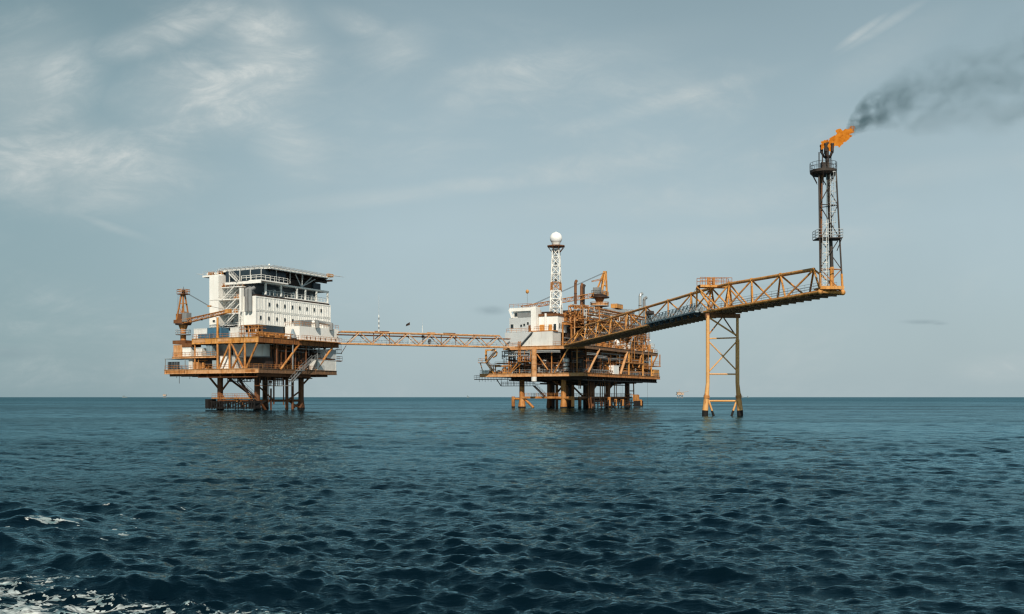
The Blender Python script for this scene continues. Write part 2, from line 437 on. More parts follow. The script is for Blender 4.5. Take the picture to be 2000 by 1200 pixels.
g.build('repainted_panel', M['peach'], P1)
g=G()
for b0,b1 in ((24.4,31.2),(1,4.2)): g.box(-.19,-.16,b0,b1,9.35,9.95)
g.build('repainted_panel', M['rustorange'], P1)
dbox(P1,'shade_infill',M['black'],8.2,21,3.4,4.2,10.25,16.4)  # thin black block added to deepen the shade behind the right face
# canopy over the far left end
g = G().box(-.1,5,24.5,31.7,12.98,13.1)
for b in (31.5,): g.beam((0,b,10.2),(0,b,13),.14)
g.beam((0,24.5,10.2),(0,24.5,13),.14)
g.build('canopy', M['midgrey'], P1)
# hanging hoses under the left end
g = G()
for b,l in ((28.5,1.1),(27.6,2.5),(23.9,1.4),(22.3,.8)): g.tube((1,b,9.2-l),(1,b,9.2),.06,n=5)
g.build('hose', M['dark'], P1)

# standalone items on the quarters platform
t = empty('storage_tank', 'large pale grey round tank under the main deck of the left platform', 'tank', FL, (10.5,8.8,13.3))
G().tube((8.5,9,13.5),(8.5,9,16.6),5.3,n=40).build('shell', M['white2'], t)
G().tube((8.5,9,13.2),(8.5,9,13.495),5.4,n=40).build('base_ring', M['midgrey'], t)
module('equipment_cabin', 'bright white cabin behind the orange diagonal braces on the lower deck', 'cabin', FL, (1.4,6.2,10,15,10.22,13.35), M['white'])
module('equipment_cabin', 'peach square cabin at the left edge of the intermediate deck', 'cabin', FL, (.3,3,25.8,28.8,13.52,16.5), M['peach'])
module('equipment_cabin', 'small white cabin under an orange lid beside the peach cabin', 'cabin', FL, (.3,3,22.9,25.6,13.52,15.7), M['white'])
dbox(P1,'canopy',M['brown'],.1,3.4,22.4,25.7,16.0,16.9)
module('equipment_cabin', 'white cabinet under the left end of the main deck', 'cabin', FL, (.3,2.6,18.9,21.0,13.52,15.5), M['white2'])
module('equipment_cabin', 'blue-white tall cabinet beside the left face brace columns', 'cabin', FL, (.3,2.6,15.6,17.4,13.52,16.1), M['bluegrey'])
module('equipment_cabin', 'pale grey cabin at the right end of the lower deck', 'cabin', FL, (22,29.9,-.1,5,10.22,12.9), M['white2'],ribs=False)
module('equipment_cabin', 'grey upper cabin below the link bridge end', 'cabin', FL, (26.4,30.8,.6,5,13.6,15.9), M['grey'],ribs=False)
dbox(P1,'intermediate_deck',M['brown'],24,31,.9,6,13.2,13.5)
module('shipping_container', 'white container at the left end of the main deck', 'container', FL, (1.6,4.2,18.6,23.0,17.95,20.5), M['white2'])
module('shipping_container', 'blue container between the white container and the orange post', 'container', FL, (1.6,4.2,13.8,18.3,18.2,20.6), M['blue'])
module('shipping_container', 'low dark blue basket container at the deck edge', 'container', FL, (.3,1.4,16.2,20.2,17.95,19.0), M['blue'])
module('shipping_container', 'white cabinet below the stair side of the living quarters', 'container', FL, (1.2,3.6,7.6,10.2,17.95,20.4), M['white2'])
# orange king post in front of the stairs
t = empty('derrick_post', 'tall orange post standing at the left main deck edge in front of the stairs', 'post', FL, (.8,14.2,17.9))
G().tube((.8,14.2,17.92),(.8,14.2,23.2),.27,n=10).build('post', M['orange2'], t)
G().tube((.8,14.2,18.0),(.8,14.2,18.6),.42,n=10).build('base', M['orange2'], t)
dbox(P1,'crane_support',M['brown'],1,6,25.5,30,16.9,17.8)
# deck clutter below the quarters
t = empty('scaffold_rack', 'tangle of orange scaffolding and pipe racks under the white quarters block', 'scaffolding', FL, (3,3,17.9))
g = G()
R = random.Random(5)
for a in np.arange(.5,13.5,1.3):
    for b in (.5,2.0,3.6): g.tube((a,b,17.92),(a,b,17.92+(R.uniform(1.0,2.9) if a<3.2 else R.uniform(.9,1.5))),.08,n=5)
for z in (18.5,19.2,20.1,20.7):
    for b in (.5,2.0,3.6): g.tube((.4,b,z),(13.6 if z<19.5 else 3.2,b,z),.07,n=5)
for b in np.arange(.5,6.6,1.1): g.tube((.5,b,17.92),(.5,b,20.8),.08,n=5)
for z in (18.9,19.9,20.8): g.tube((.5,.5,z),(.5,6.6,z),.09,n=5)
g.build('scaffold_pole', M['orange'], t)
g = G()
for i in range(26):
    a=R.uniform(1,12);b=R.uniform(.6,3);z=R.uniform(18,18.9); g.box(a,a+R.uniform(.3,1.6),b,b+R.uniform(.3,.9),z,z+R.uniform(.15,.6))
g.build('stacked_gear', M['orange2'], t)
t = empty('tarpaulin', 'dark blue tarpaulin slung below the white quarters block', 'tarpaulin', FL, (9,4.4,19.5))
g = G()
nx=14
for i in range(nx):
    a0=5.5+i*.62; a1=a0+.62; s0=.35*math.sin(i*.9); s1=.35*math.sin((i+1)*.9)
    g.quad((a0,4.2,18.6+s0*.5),(a1,4.2,18.6+s1*.5),(a1,4.5+s1*.3,21.2),(a0,4.5+s0*.3,21.2))
g.build('sheet', M['navy'], t)
t = empty('lifeboat_cover', 'pale blue folded canvas cover beside the low white module', 'canvas cover', FL, (13.4,1.2,18))
g=G(); g.tube((13.6,.8,18.1),(13.9,1.2,20.6),1.0,.25,n=7); g.build('canvas', M['bluegrey'], t)

# ---- living quarters
Q = empty('accommodation_block', 'white living quarters block with two rows of small windows', 'living quarters', FL, (18,12,21.3))
W = M['white']
dbox(Q,'wall',W,4.5,33.9,5.0,9.9,21.35,28.5)
dbox(Q,'wall',M['grey'],7.2,33.9,9.904,20.6,21.35,32.0)  # stair recess wall greyed to stand in for shade and dirt
dbox(Q,'wall',W,4.6,9,17.6,20.75,20.9,34.4)
dbox(Q,'underframe',M['dark'],5.2,33,5.6,20,20.6,21.34)
dbox(Q,'roof',M['dark'],4.9,33.6,5.02,9.85,28.504,28.9)
for a in (5.4,9.5,14,19,24,29,33): G().tube((a,5.7,17.9),(a,5.7,20.6),.22,n=8).build('support_column', M['white2'], Q)
for a in (5.4,): 
    for b in (8,12,16,20): G().tube((a,b,17.9),(a,b,20.6),.22,n=8).build('support_column', M['white2'], Q)
# module seams and corrugation on the right face
g = G()
mod = 29.4/9
for i in range(10): 
    a = 4.5+i*mod; g.box(a-.1,a+.1,4.90,4.998,21.35,28.5)
for z in (21.42,24.75,25.05,28.2): g.box(4.4,33.95,4.88,4.897,z,z+.16)
g.build('seam_frame', W, Q)
g = G(); a = 4.8
while a < 33.8:
    if abs(((a-4.5)/mod) - round((a-4.5)/mod)) > .1:
        g.box(a,a+.26,4.93,4.999,21.6,24.7); g.box(a,a+.26,4.93,4.999,25.25,28.1)
    a += .8
g.build('corrugation', W, Q)
def window(parent, plane, u, z, w=.42, h=.62, at=0):
    g = G(); q = G()
    if plane == 'b':   # faces -y at y=at
        g.box(u-w/2-.05,u+w/2+.05,at-.16,at-.10,z-h/2-.05,z+h/2+.05); q.box(u-w/2,u+w/2,at-.20,at-.165,z-h/2,z+h/2)
    else:
        g.box(at-.16,at-.002,u-w/2-.05,u+w/2+.05,z-h/2-.05,z+h/2+.05); q.box(at-.20,at-.165,u-w/2,u+w/2,z-h/2,z+h/2)
    f = g.build('window', M['white2'], parent); q.build('pane', M['glass'], f); return f
for i in range(8): window(Q,'b',9.2+i*mod*.9,26.75,.6,.8,at=4.98)
for i in range(5): window(Q,'b',6.0+i*mod*.93,23.2,.6,.8,at=4.98)
for b,z in ((12.6,26.2),(10.9,26.6),(15.4,22.7),(12.8,22.9)): window(Q,'a',b,z,.7,1.0,at=7.18)
window(Q,'a',19,22.7,.8,.45,at=4.58)
# recessed upper storey behind the terrace
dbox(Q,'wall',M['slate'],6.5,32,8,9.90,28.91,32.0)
# terrace frame
g = G()
for a in (8.6,14.4,20.6,24.0,28.6,33.4): g.box(a-.2,a+.2,5.3,5.7,29.2,32.0)
g.box(8.4,33.6,5.2,5.8,32.001,32.38); g.box(16,33.6,5.25,5.75,28.7,29.19)
g.box(33.2,33.6,5.76,9.5,28.7,29.1); g.box(33.2,33.6,5.81,9.5,32.002,32.3)
g.build('terrace_frame', W, Q)
G().rail([(8.8,5.5,29.2),(33.4,5.5,29.2)],h=1.15,step=1.4,r=.06).build('railing', M['white2'], Q)
dbox(Q,'terrace_floor',M['grey'],8.5,33.5,5.85,7.98,28.9,29.1)
g = G(); R = random.Random(3)
for i in range(15):
    a=R.uniform(9,32); g.box(a,a+R.uniform(.3,1.1),6.2,7.4,29.12,29.12+R.uniform(.5,1.9))
g.build('terrace_furniture', M['bluegrey'], Q)
dbox(Q,'terrace_roof',M['grey'],8.4,33.5,5.82,19,32.06,32.3)
# upper walkway round the corner
dbox(Q,'walkway',W,5.2,15.4,3.9,8.0,32.31,32.62); 
g = G().rail([(5.3,4.0,32.65),(15.3,4.0,32.65)],h=1.15,step=1.7,r=.075); g.rail([(5.3,4.0,32.65),(5.3,10.5,32.65)],h=1.15,step=1.7,r=.075); g.build('railing', W, Q)
dbox(Q,'walkway',W,5.2,7.2,8.01,16,32.0,32.4)
G().beam((5.25,4.0,32.1),(5.25,16,32.1),.2,.7).build('walkway_beam', W, Q)
# dark screened penthouse under the helideck
dbox(Q,'penthouse_screen',M['navy'],6.0,15.3,4.6,16.5,32.63,35.4)
dbox(Q,'penthouse_wall',M['black'],15.31,29.5,6.6,17.4,32.63,34.35)
dbox(Q,'penthouse_wall',M['black'],9,14,16.55,19.5,32.0,34.3)
g = G()
for a in (5.4,11.0,16.2,21.0): g.beam((a,4.05,32.6),(a,4.05,35.5),.14)
for b in (7.5,11,14.5): g.beam((5.3,b,32.4),(5.3,b,35.5),.16)
g.build('screen_post', M['white2'], Q)
g = G()
for p,q in (((22.5,5.6,32.4),(19.4,5.0,35.5)),((22.5,5.6,32.4),(22.5,5.0,35.5)),((22.5,5.6,32.4),(26.2,5.0,35.5)),((22.5,5.6,32.4),(28.5,5.0,35.5))):
    g.tube(p,q,.15,n=8)
g.build('helideck_strut', M['grey'], Q)
dbox(Q,'vent_box',M['navy'],28,31,6,8,32.4,34.2)
# stair tower on the left face
g = G()
lands = [(31.2,9.6,16.6),(28.1,9.6,20.6),(24.5,9.6,19.5),(20.95,9.6,19.8)]
for z,b0,b1 in lands: g.box(4.6,7.1,b0,b1,z-.2,z)
g.build('landing', W, Q)
g = G()
for z,b0,b1 in lands: g.rail([(4.65,b0,z),(4.65,b1,z)],h=1.1,step=1.4,r=.05)
g.build('railing', M['white2'], Q)
fl = [((5.2,14.2,34.6),(5.2,11.6,32.5)),((5.0,12.2,31.2),(5.0,16.4,28.1)),((5.0,11.4,28.1),(5.0,16.4,24.5)),((5.0,11.8,24.5),(5.0,16.4,20.9)),((6.2,11,31.2),(6.2,15.5,28.1)),((6.2,10.2,28.1),(6.2,14.5,24.5))]
for p,q in fl: G().stair(p,q,side=(1,0,0),w=.9).build('stair_flight', M['white2'], Q)
g = G()
for b in (8.9,10.2):
    g.beam((4.2,b,20.9),(4.2,b,25.0),.22)
g.beam((4.2,8.9,20.9),(4.2,10.2,24.9),.1); g.beam((4.2,10.2,20.9),(4.2,8.9,24.9),.1)
for z in (21.1,22.9,24.9): g.beam((4.2,8.9,z),(4.2,10.2,z),.14)
g.build('ladder_frame', W, Q)
g = G()
for i in range(12):
    b=R.uniform(10,17.4); z=R.choice((31.25,28.15,24.55)); g.box(5.6,6.4,b,b+R.uniform(.3,.8),z,z+R.uniform(.4,1.2))
g.build('wall_cabinet', M['orange'], Q)
dbox(Q,'door',M['brown'],7.05,7.19,13.4,14.3,28.12,30.1)
# grey ducts down the left face
for b in (7.6,6.4):
    G().path([(4.0,b,24.6),(4.0,b,30.0),(5.4,b,30.6)],.5,n=12).build('duct', M['midgrey'], Q)
dbox(Q,'duct',W,3.5,4.49,8.9,9.5,24.6,30.6)

# ---- helideck
HD = empty('helideck', 'wide flat helideck with safety nets on top of the white living quarters', 'helideck', FL, (19,12,35.6))
poly = [(7.4,3.2),(30.6,3.2),(35,8),(35,19.5),(31,22.5),(11,22.5),(7.4,18.5)]
G().prism(poly,35.62,36.1).build('deck_plate', M['midgrey'], HD)
G().prism([(7.7,3.5),(30.5,3.5),(34.7,8.1),(34.7,19.4),(30.9,22.2),(11.1,22.2),(7.7,18.4)],35.5,35.615).build('deck_shade_sheet', M['black'], HD)  # black sheet added so the helideck underside looks shaded
g = G(); n=len(poly)
for i in range(n):
    x0,y0=poly[i]; x1,y1=poly[(i+1)%n]; g.beam((x0,y0,35.72),(x1,y1,35.72),.3,.5)
g.build('edge_beam', W, HD)
g = G()
for i in range(n):
    x0,y0=poly[i]; x1,y1=poly[(i+1)%n]; cx,cy=20.5,12.5
    P=Vector((x0,y0,0)); Qv=Vector((x1,y1,0)); d=(Qv-P).normalized(); out=Vector((d.y,-d.x,0))
    A=P+Vector((0,0,35.95)); B=Qv+Vector((0,0,35.95)); A2=A+out*1.4+Vector((0,0,.32)); B2=B+out*1.4+Vector((0,0,.32))
    k=max(2,int((Qv-P).length/1.5))
    for j in range(k+1): g.beam(A.lerp(B,j/k),A2.lerp(B2,j/k),.12,.1)
    for t_ in (.33,.66,1.0): g.tube(A.lerp(A2,t_),B.lerp(B2,t_),.05,n=4)
g.build('safety_net', M['grey'], HD)
g = G()
for x in np.arange(9,34,3.1): g.box(x-.15,x+.15,4.2,21.5,35.0,35.495)
for y in (6,11.5,17,21): g.box(8.2,33.5,y-.2,y+.2,34.5,34.998)
g.build('girder', M['dark'], HD)
G().ball((7.6,3.4,36.45),.28,8,6).build('deck_lamp', W, HD)
dbox(HD,'foam_monitor',M['orange2'],30.2,32.3,2.6,3.4,35.9,36.7)
g = G().tube((32.3,2.6,36.4),(36.5,1.8,36.3),.14,.02,n=6); g.build('net_outrigger', M['grey'], HD)
g = G().box(6.8,12,18.8,25.4,34.45,34.9); g.build('access_platform', W, HD)
g = G().rail([(6.9,18.8,34.9),(6.9,25.3,34.9)],h=1,step=1.0,r=.05); g.tube((7,25.3,35.2),(7.2,28.2,35.6),.16,.02,n=5); g.build('railing', M['grey'], HD)
g = G()
for b in (19.3,20.1,22.2,23.4): g.box(7.3,8.3,b,b+.5,34.92,35.8)
g.build('fire_cabinet', M['orange'], HD)
g = G()
for b in (20.6,21.4,24): g.vessel((7.6,b,35.2),(7.6,b+.3,35.4),.35,8)
g.build('foam_tank', W, HD)

# ---- lower white module at the right corner of the main deck
t = empty('generator_module', 'low white module with curled grey ducts on its roof at the link bridge end', 'module', FL, (22.5,2.4,17.9))
dbox(t,'wall',W,14.9,30.9,-.2,4.6,17.95,21.45)
G().rail([(14.9,-.2,21.45),(30.9,-.2,21.45)],h=1.1,step=1.2,r=.045).rail([(14.9,-.2,21.45),(14.9,4.6,21.45)],h=1.1,r=.05).build('railing', M['orange'], t)
G().path([(19.5,1.4,21.5),(19.5,1.4,22.9),(24,1.4,23.1),(26.6,.9,22.9),(27.2,-.7,22.6),(27.0,-.8,21.0)],.5,n=12).build('duct', M['midgrey'], t)
G().path([(22,1,23),(21.3,-.7,22.9),(21.3,-.8,21.3)],.55,n=12).build('duct', M['midgrey'], t)
dbox(t,'fan_housing',M['midgrey'],16.6,20.5,.6,3,21.5,23.1)
G().ball((20.9,0.2,22.8),.5,10,8).build('lamp', W, t)
g = G()
for a in (17.5,19,21,23,25,27.5,29.4): g.box(a,a+.2,-.35,-.21,18.3,18.9)
g.build('wall_fitting', M['dark'], t)
G().rail([(14.6,-1.2,17.95),(31,-1.2,17.95)],step=1.1,r=.045).build('walkway_railing', M['orange'], t)
dbox(t,'walkway',M['orange'],14.6,31,-1.25,-.25,17.75,17.93)

# ---- pedestal crane, left
def pedestal_crane(label, fr, a, b, zb, zs, ztop, boom_tip, mats, lean=0, ped_r=.7, plat_r=2.0, cage=True):
    o1, o2 = mats
    t = empty('pedestal_crane', label, 'crane', fr, (a,b,zb))
    g = G().tube((a,b,zb),(a,b,zs-1.4),ped_r,n=16); g.tube((a,b,zs-1.4),(a,b,zs),ped_r,ped_r*1.7,n=16); g.build('pedestal', o1, t)
    g = G().tube((a,b,zs-2.6),(a,b,zs-2.4),plat_r,n=24)
    pts = [(a+plat_r*math.cos(k*PI/6), b+plat_r*math.sin(k*PI/6), zs-2.4) for k in range(12)]
    g.build('access_platform', M['midgrey'], t); G().rail(pts,closed=True,step=1.2,r=.05).build('railing', o2, t)
    G().tube((a,b,zs),(a,b,zs+.35),plat_r*1.05,n=24).build('slew_ring', M['dark'], t)
    return t
cr = pedestal_crane('rusty orange crane with lattice boom at the left edge of the left platform', FL, 3, 28.3, 17.85, 21.9, 30, None, (M['orange'],M['grey']), ped_r=.72, plat_r=1.9)
g = G().box(1.6,4.6,26.9,30.3,22.26,23.2); g.build('machinery_deck', M['brown'], cr)
G().box(1.4,3,25.4,27.1,22.6,24.9).build('cab', M['midgrey'], cr)
G().box(2.2,4.2,28.2,30.1,23.21,24.8).build('winch_house', M['brown'], cr)
g = G()
for s_ in (-1,1):
    g.beam((3-.9*s_,27.1,23.2),(3-.35*s_,28.1,29.8),.3); g.beam((3-.9*s_,29.7,23.2),(3-.35*s_,28.6,29.8),.3)
for z,w in ((25.2,.9),(27.4,.5)):
    g.beam((3-w,27.5,z),(3+w,27.5,z),.2); g.beam((2.6,28.4-w,z),(2.6,28.4+w*.8,z),.2)
g.beam((2.3,27.3,24),(2.5,29.2,26.4),.14)
g.build('gantry_frame', M['rustorange'], cr)
g = G().box(1.9,4.1,27.1,29.4,29.75,29.95); g.build('top_platform', M['brown'], cr)
G().rail([(1.9,27.1,29.95),(4.1,27.1,29.95),(4.1,29.4,29.95),(1.9,29.4,29.95)],closed=True,step=.9,r=.07).build('railing', M['orange'], cr)
G().box(2.7,3.3,27.9,28.5,29.96,31.0).tube((3,28.2,31),(3,28.2,31.8),.05,n=5).build('sheave', M['dark'], cr)
def lattice(g, p, q, w0, w1, h0, h1, n, rc=.1, rb=.05, side=None, up=None):
    P=Vector(p); Q=Vector(q); d=(Q-P).normalized()
    U = up or Vector((0,0,1)); S = d.cross(U).normalized(); U = S.cross(d).normalized()
    st=[]
    for k in range(n+1):
        t=k/n; c=P.lerp(Q,t); w=w0+(w1-w0)*t; h=h0+(h1-h0)*t
        st.append([c+S*w/2+U*h/2, c-S*w/2+U*h/2, c-S*w/2-U*h/2, c+S*w/2-U*h/2])
    for k in range(n):
        for i in range(4):
            g.tube(st[k][i],st[k+1][i],rc,n=5)
            j=(i+1)%4
            g.tube(st[k][i] if k%2 else st[k][j], st[k+1][j] if k%2 else st[k+1][i], rb,n=4)
            g.tube(st[k+1][i],st[k+1][j],rb,n=4)
    return g
g = lattice(G(), (2,27.2,22.6),(1.2,10.8,24.6),1.0,.7,1.0,.7,16,rc=.1,rb=.06)
g.build('boom', M['rustorange'], cr)
G().box(.8,1.6,10.2,11.8,24.1,25.1).build('boom_tip', M['orange2'], cr)
g = G()
for s_ in (-.25,.25): g.tube((2.8+s_,28,30.6),(2.2+s_,18.4,26.3),.045,n=4)
for s_ in (-.2,.2): g.tube((3+s_,29.9,30.2),(3+s_,30.4,24.4),.03,n=4)
g.tube((2.2,18.4,26.3),(1.4,11.2,24.9),.045,n=4)
g.build('cable', M['wire'], cr)
G().box(1.9,2.5,17.9,18.8,26.1,26.45).build('pulley_block', M['orange2'], cr)
G().tube((1.7,20.5,23.2),(1.7,20.5,22.7),.25,n=8).build('hook_block', M['dark'], cr)

# ------------------------------------------------------------------ LINK BRIDGE
pl = Vector((-46.3, 267.2, 0)); pr = Vector((-1.2, 287.0, 0))
dirv = (pr-pl); LB = dirv.length
FB = Frame(pl.x, pl.y, math.degrees(math.atan2(dirv.y, dirv.x)))
t = empty('link_bridge', 'long level orange truss footbridge joining the two platforms', 'bridge', FB, (LB/2,0,17.4))
W2 = 1.5; zb, zt_ = 17.55, 20.75
for s_ in (-1,1):
    G().beam((0,W2*s_,zb),(LB+1.5,W2*s_,zb),.3,.4).build('bottom_chord', M['peach'], t)
    G().tube((.0,W2*s_,zt_),(LB-3.2,W2*s_,zt_),.19,n=10).build('top_chord', M['peach'], t)
panel = (LB-3.2-2.1)/6.5
tops = [5.2+(LB-3.2-5.2)/6*k for k in range(7)]
for s_ in (-1,1):
    bx = 2.2
    for k,x in enumerate(tops):
        nb = (x+tops[k+1])/2 if k<6 else LB-.2
        for e,xx in ((0,bx),(1,nb)): G().tube((xx,W2*s_,zb+.1),(x,W2*s_,zt_-.1),.13,n=8).build('diagonal_brace', M['peach'], t)
        bx = nb
g = G()
for x in tops+[0.2,LB-3.2]: g.tube((x,-W2,zt_),(x,W2,zt_),.1,n=6)
for k in range(24):
    x=k*LB/23; g.beam((x,-W2,zb),(x,W2,zb),.16,.2)
g.build('cross_beam', M['orange'], t)
G().box(0,LB+1,-W2+.2,W2-.2,zb+.05,zb+.12).build('walkway', M['midgrey'], t)
G().rail([(0,-1.1,zb+.12),(LB,-1.1,zb+.12)],step=1.5,r=.035).rail([(0,1.1,zb+.12),(LB,1.1,zb+.12)],step=1.5,r=.035).build('railing', M['grey'], t)
G().tube((-.5,1.0,20.0),(LB+1,1.0,20.0),.17,n=8).build('pipe', M['dark'], t)
G().tube((-.5,.5,20.05),(LB+1,.5,20.05),.12,n=8).build('pipe', M['brown'], t)
for x in (9.2,13.6,28.6,32.9): G().beam((x,-.9,zb),(x,-.9,zt_),.2).build('hanger', M['brown'], t)
for x0,x1 in ((9.3,13.4),(24.3,26.6),(29,32.6)): G().box(x0,x1,-1.6,-1.3,zt_+.15,zt_+.4).build('cable_tray', M['orange2'] if x0==24.3 else M['brown'], t)
# masts on the bridge
def mast(x, z0, z1, label, r=.1, flag=False, stripes=True):
    t = empty('antenna_mast', label, 'antenna', FB, (x,-1.75,z0))
    n = 7; h=(z1-z0)*.45/n
    for k in range(n):
        G().tube((x,-1.75,z0+k*h),(x,-1.75,z0+(k+1)*h),r,n=6).build('mast_section', M['white'] if (k%2==0 or not stripes) else M['midgrey'], t)
    G().tube((x,-1.75,z0+n*h),(x,-1.75,z1),r*.4,r*.2,n=5).build('whip', M['grey'], t)
    if flag:
        g=G(); g.quad((x,-1.75,z1-.1),(x-1.1,-1.9,z1-.7),(x-1.2,-1.7,z1-1.3),(x,-1.75,z1-.9)); g.build('flag', M['dark'], t)
mast(10.4, 20.9, 31, 'tall banded white whip antenna on the left half of the link bridge', r=.14)
mast(19.2, 17.8, 23.9, 'slim white flagpole with a small dark flag on the link bridge', r=.09, flag=True, stripes=False)
mast(22.8, 20.9, 25.5, 'thin pale whip antenna right of the flagpole on the link bridge', r=.07, stripes=False)
t = empty('valve_station', 'black valve unit standing on the walkway in the middle of the link bridge', 'machinery', FB, (25,-.4,17.7))
G().vessel((25.3,-.6,18.2),(25.3,-.6,19.1),.45,10).build('drum', M['black'], t)
G().tube((23.3,-.6,17.7),(23.3,-.6,20.4),.12,n=6).box(23,23.7,-.8,-.4,19.6,20.3).build('standpipe', M['dark'], t)

# ------------------------------------------------------------------ PROCESS PLATFORM (right)
P2 = empty('offshore_platform', 'right sprawling orange process platform on eight legs below the radar dome tower', 'oil platform', FR, (28,13,0))
for i,(a,b) in enumerate(((5,8.5),(5,22),(17.5,5),(17.5,19),(29.6,5),(29.6,19),(45.9,5),(45.9,19))):
    leg(P2, a, b, r=.78, top=9.3, mat=M['orange'] if i<2 else M['legbrown'], flare=1.45 if i==1 else 1.3)
for a,b in ((5,24.9),(5,5.6),(9,5.2)):
    g=G().tube((a,b,.5),(a,b,3.4),.5,n=12); o=g.build('pile_stub', M['orange'] if b!=5.2 else M['brown'], P2)
    G().tube((a,b,-4),(a,b,.5),.5,n=12).build('splash_zone', M['splash'], o)
for b0,b1 in ((24.9,22.5),(8,5.6)): member(P2,'jacket_brace',(5,b0,2.7),(5,b1,2.7),.35,M['orange2'])
member(P2,'jacket_brace',(5,21.4,3.0),(5,18.2,.1),.38,O)
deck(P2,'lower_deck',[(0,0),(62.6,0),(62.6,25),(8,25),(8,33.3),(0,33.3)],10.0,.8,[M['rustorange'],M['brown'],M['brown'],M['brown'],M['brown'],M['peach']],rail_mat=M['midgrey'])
g=G()
for x in np.arange(3,62,2.0): g.box(x-.12,x+.12,.5,24.5,8.2,9.1)
for y in (.9,6,12,18,24): g.box(1,62,y-.25,y+.25,7.9,8.199)
g.build('underdeck_girder', M['dark'], P2)
deck(P2,'main_deck',[(0,4.2),(0.9,0),(60.5,0),(60.5,20),(6,20),(6,25.4),(0,25.4)],17.8,.85,[M['rustorange'],M['shadebeam'],M['brown'],M['brown'],M['brown'],M['brown'],M['peach']],rail_mat=O,railskip=(5,))
# walkway ring near the waterline
g=G(); 
g.box(4.4,5.6,5.5,22,3.0,3.25); g.rail([(4.4,8.8,3.25),(4.4,21.4,3.25)],step=1.1,r=.045); g.rail([(5.6,8.8,3.25),(5.6,21.4,3.25)],step=1.1,r=.045); 
g.beam((4.35,5.6,3.1),(4.35,22,3.1),.2,.6)
g.build('sea_walkway', O, P2)
g=G(); g.box(6,48,4.4,5.6,3.0,3.25); g.beam((6,4.3,3.1),(48,4.3,3.1),.2,.55); g.rail([(6,4.4,3.25),(48,4.4,3.25)],step=1.2,r=.045)
g.box(6,48,18.4,19.6,3.0,3.25); g.rail([(6,18.4,3.25),(48,18.4,3.25)],step=1.2,r=.045)
g.build('sea_walkway', M['brown'], P2)
for a,b in ((12,14),(14.5,12),(16,17),(19.5,13),(12.5,9),(21,9),(10.5,16)):
    member(P2,'conductor',(a,b,-3),(a,b,9.2),.45,M['brown'] if (a<15) else M['dark'])
for a0,b0,z0,a1,b1,z1,r in ((24.5,5,9,14,5,3,.3),(14,5,3.2,17.5,5,1.5,.3),(38,5,9.0,30,5,5.5,.3),(30,5,6,27,5,3.2,.22),(17.5,5,2,29.6,5,2,.35),(29.6,5,2,45.9,5,2,.35),(29.6,5,2,37,5,-1,.3),(5,8.5,6,5,14,9,.2),
                          (17.5,19,2,29.6,19,8,.3),(45.9,19,2,31,19,8,.3),(17.5,5.5,2.6,17.5,18.5,2.6,.3),(29.6,5.5,2.6,29.6,18.5,2.6,.3),(45.9,5.5,2.6,45.9,18.5,2.6,.3)):
    member(P2,'jacket_brace',(a0,b0,z0),(a1,b1,z1),r,M['brown'])
def jtube(pts,r,mat): return G().path(pts,r,n=10).build('riser',mat,P2)
for k,(a,b) in enumerate(((11.5,3.6),(12.6,3.4))):
    jtube([(a+2.5,b,8.6),(a+.6,b,8.4),(a,b,7.6),(a+.1,b,3),(a+.7,b,.2),(a+.7,b,-2)],.22,M['brown'])
jtube([(46.5,4,8.3),(48.2,4,8.3),(49,4,7.4),(49.2,4,3.2)],.2,M['brown']); jtube([(42,4,8.3),(43.6,4,8.0),(44,4,7),(44,4,3)],.2,M['dark'])
jtube([(46,4,5.2),(49,4,5.2)],.16,M['brown'])
for a,z0 in ((6.2,5.6),(7.3,5.6),(33,1.5),(34.6,1.2),(22,.5),(23.4,.4),(25,.6),(26,2)): jtube([(a,4.2,z0),(a,4.2,9.2)],.14,M['brown'])
for a,b,z0 in ((56.5,2,.5),(38,4,2.6),(39.4,4,2.6),(16,2,2)): jtube([(a,b,z0),(a,b,8.2)],.03,M['wire'])
# fenders at the far end
g=G()
for a in np.arange(44,51.5,.8): g.box(a-.18,a+.18,1.6,2.0,.1,2.0)
for a in np.arange(14,44,2.7): g.tube((a,2.8,-1),(a,2.8,2.4),.2,n=8)
g.beam((14,3,1.4),(50,3,1.4),.3); g.beam((44,2.2,.5),(51,2.2,.5),.3,.4); g.beam((18,3,.5),(44,3,.5),.2,.25)
f=g.build('boat_fender', M['splash'], P2)
g=G(); g.box(43.5,48.6,2.1,4.4,3.9,4.05)
for a in np.arange(43.5,48.7,.55): g.box(a-.08,a+.08,1.9,2.09,1.8,3.9)
g.tube((49.8,2,.5),(49.8,2,2.4),.6,n=10); g.tube((36.5,3,0.5),(36.5,3,2.5),.6,n=10); g.tube((25.8,3,.5),(25.8,3,3.2),.55,n=10); g.tube((31.5,3.2,.5),(31.5,3.2,2.6),.5,n=10)
g.build('landing_frame', O, f)
# stair from underdeck walkway to sea walkway
g=G(); g.box(2,3.2,21,36.5,8.35,8.55); g.rail([(2,21,8.55),(2,36.5,8.55)],step=1,r=.04); g.rail([(3.2,21,8.55),(3.2,36.5,8.55)],step=1,r=.04)
g.box(3.5,4.6,17.5,28.2,6.4,6.55); g.rail([(3.5,17.5,6.55),(3.5,28.2,6.55)],step=.9,r=.04); g.rail([(4.6,17.5,6.55),(4.6,28.2,6.55)],step=.9,r=.04)
for b in np.arange(17.5,28.3,2.1): g.beam((3.5,b,6.5),(3.5,b+.2,8.9),.1); 
g.beam((3.5,28.2,6.5),(3.5,29.6,8.4),.2)
g.stair((4.1,17.6,6.5),(4.1,13.9,3.2),side=(1,0,0),w=1.0,steps=14)
for b in np.arange(29,36,1.0): g.tube((2.5,b,7.9-.2*((b*7)%2)),(2.5,b,8.4),.06,n=4)
g.build('underdeck_walkway', M['dark'], P2)
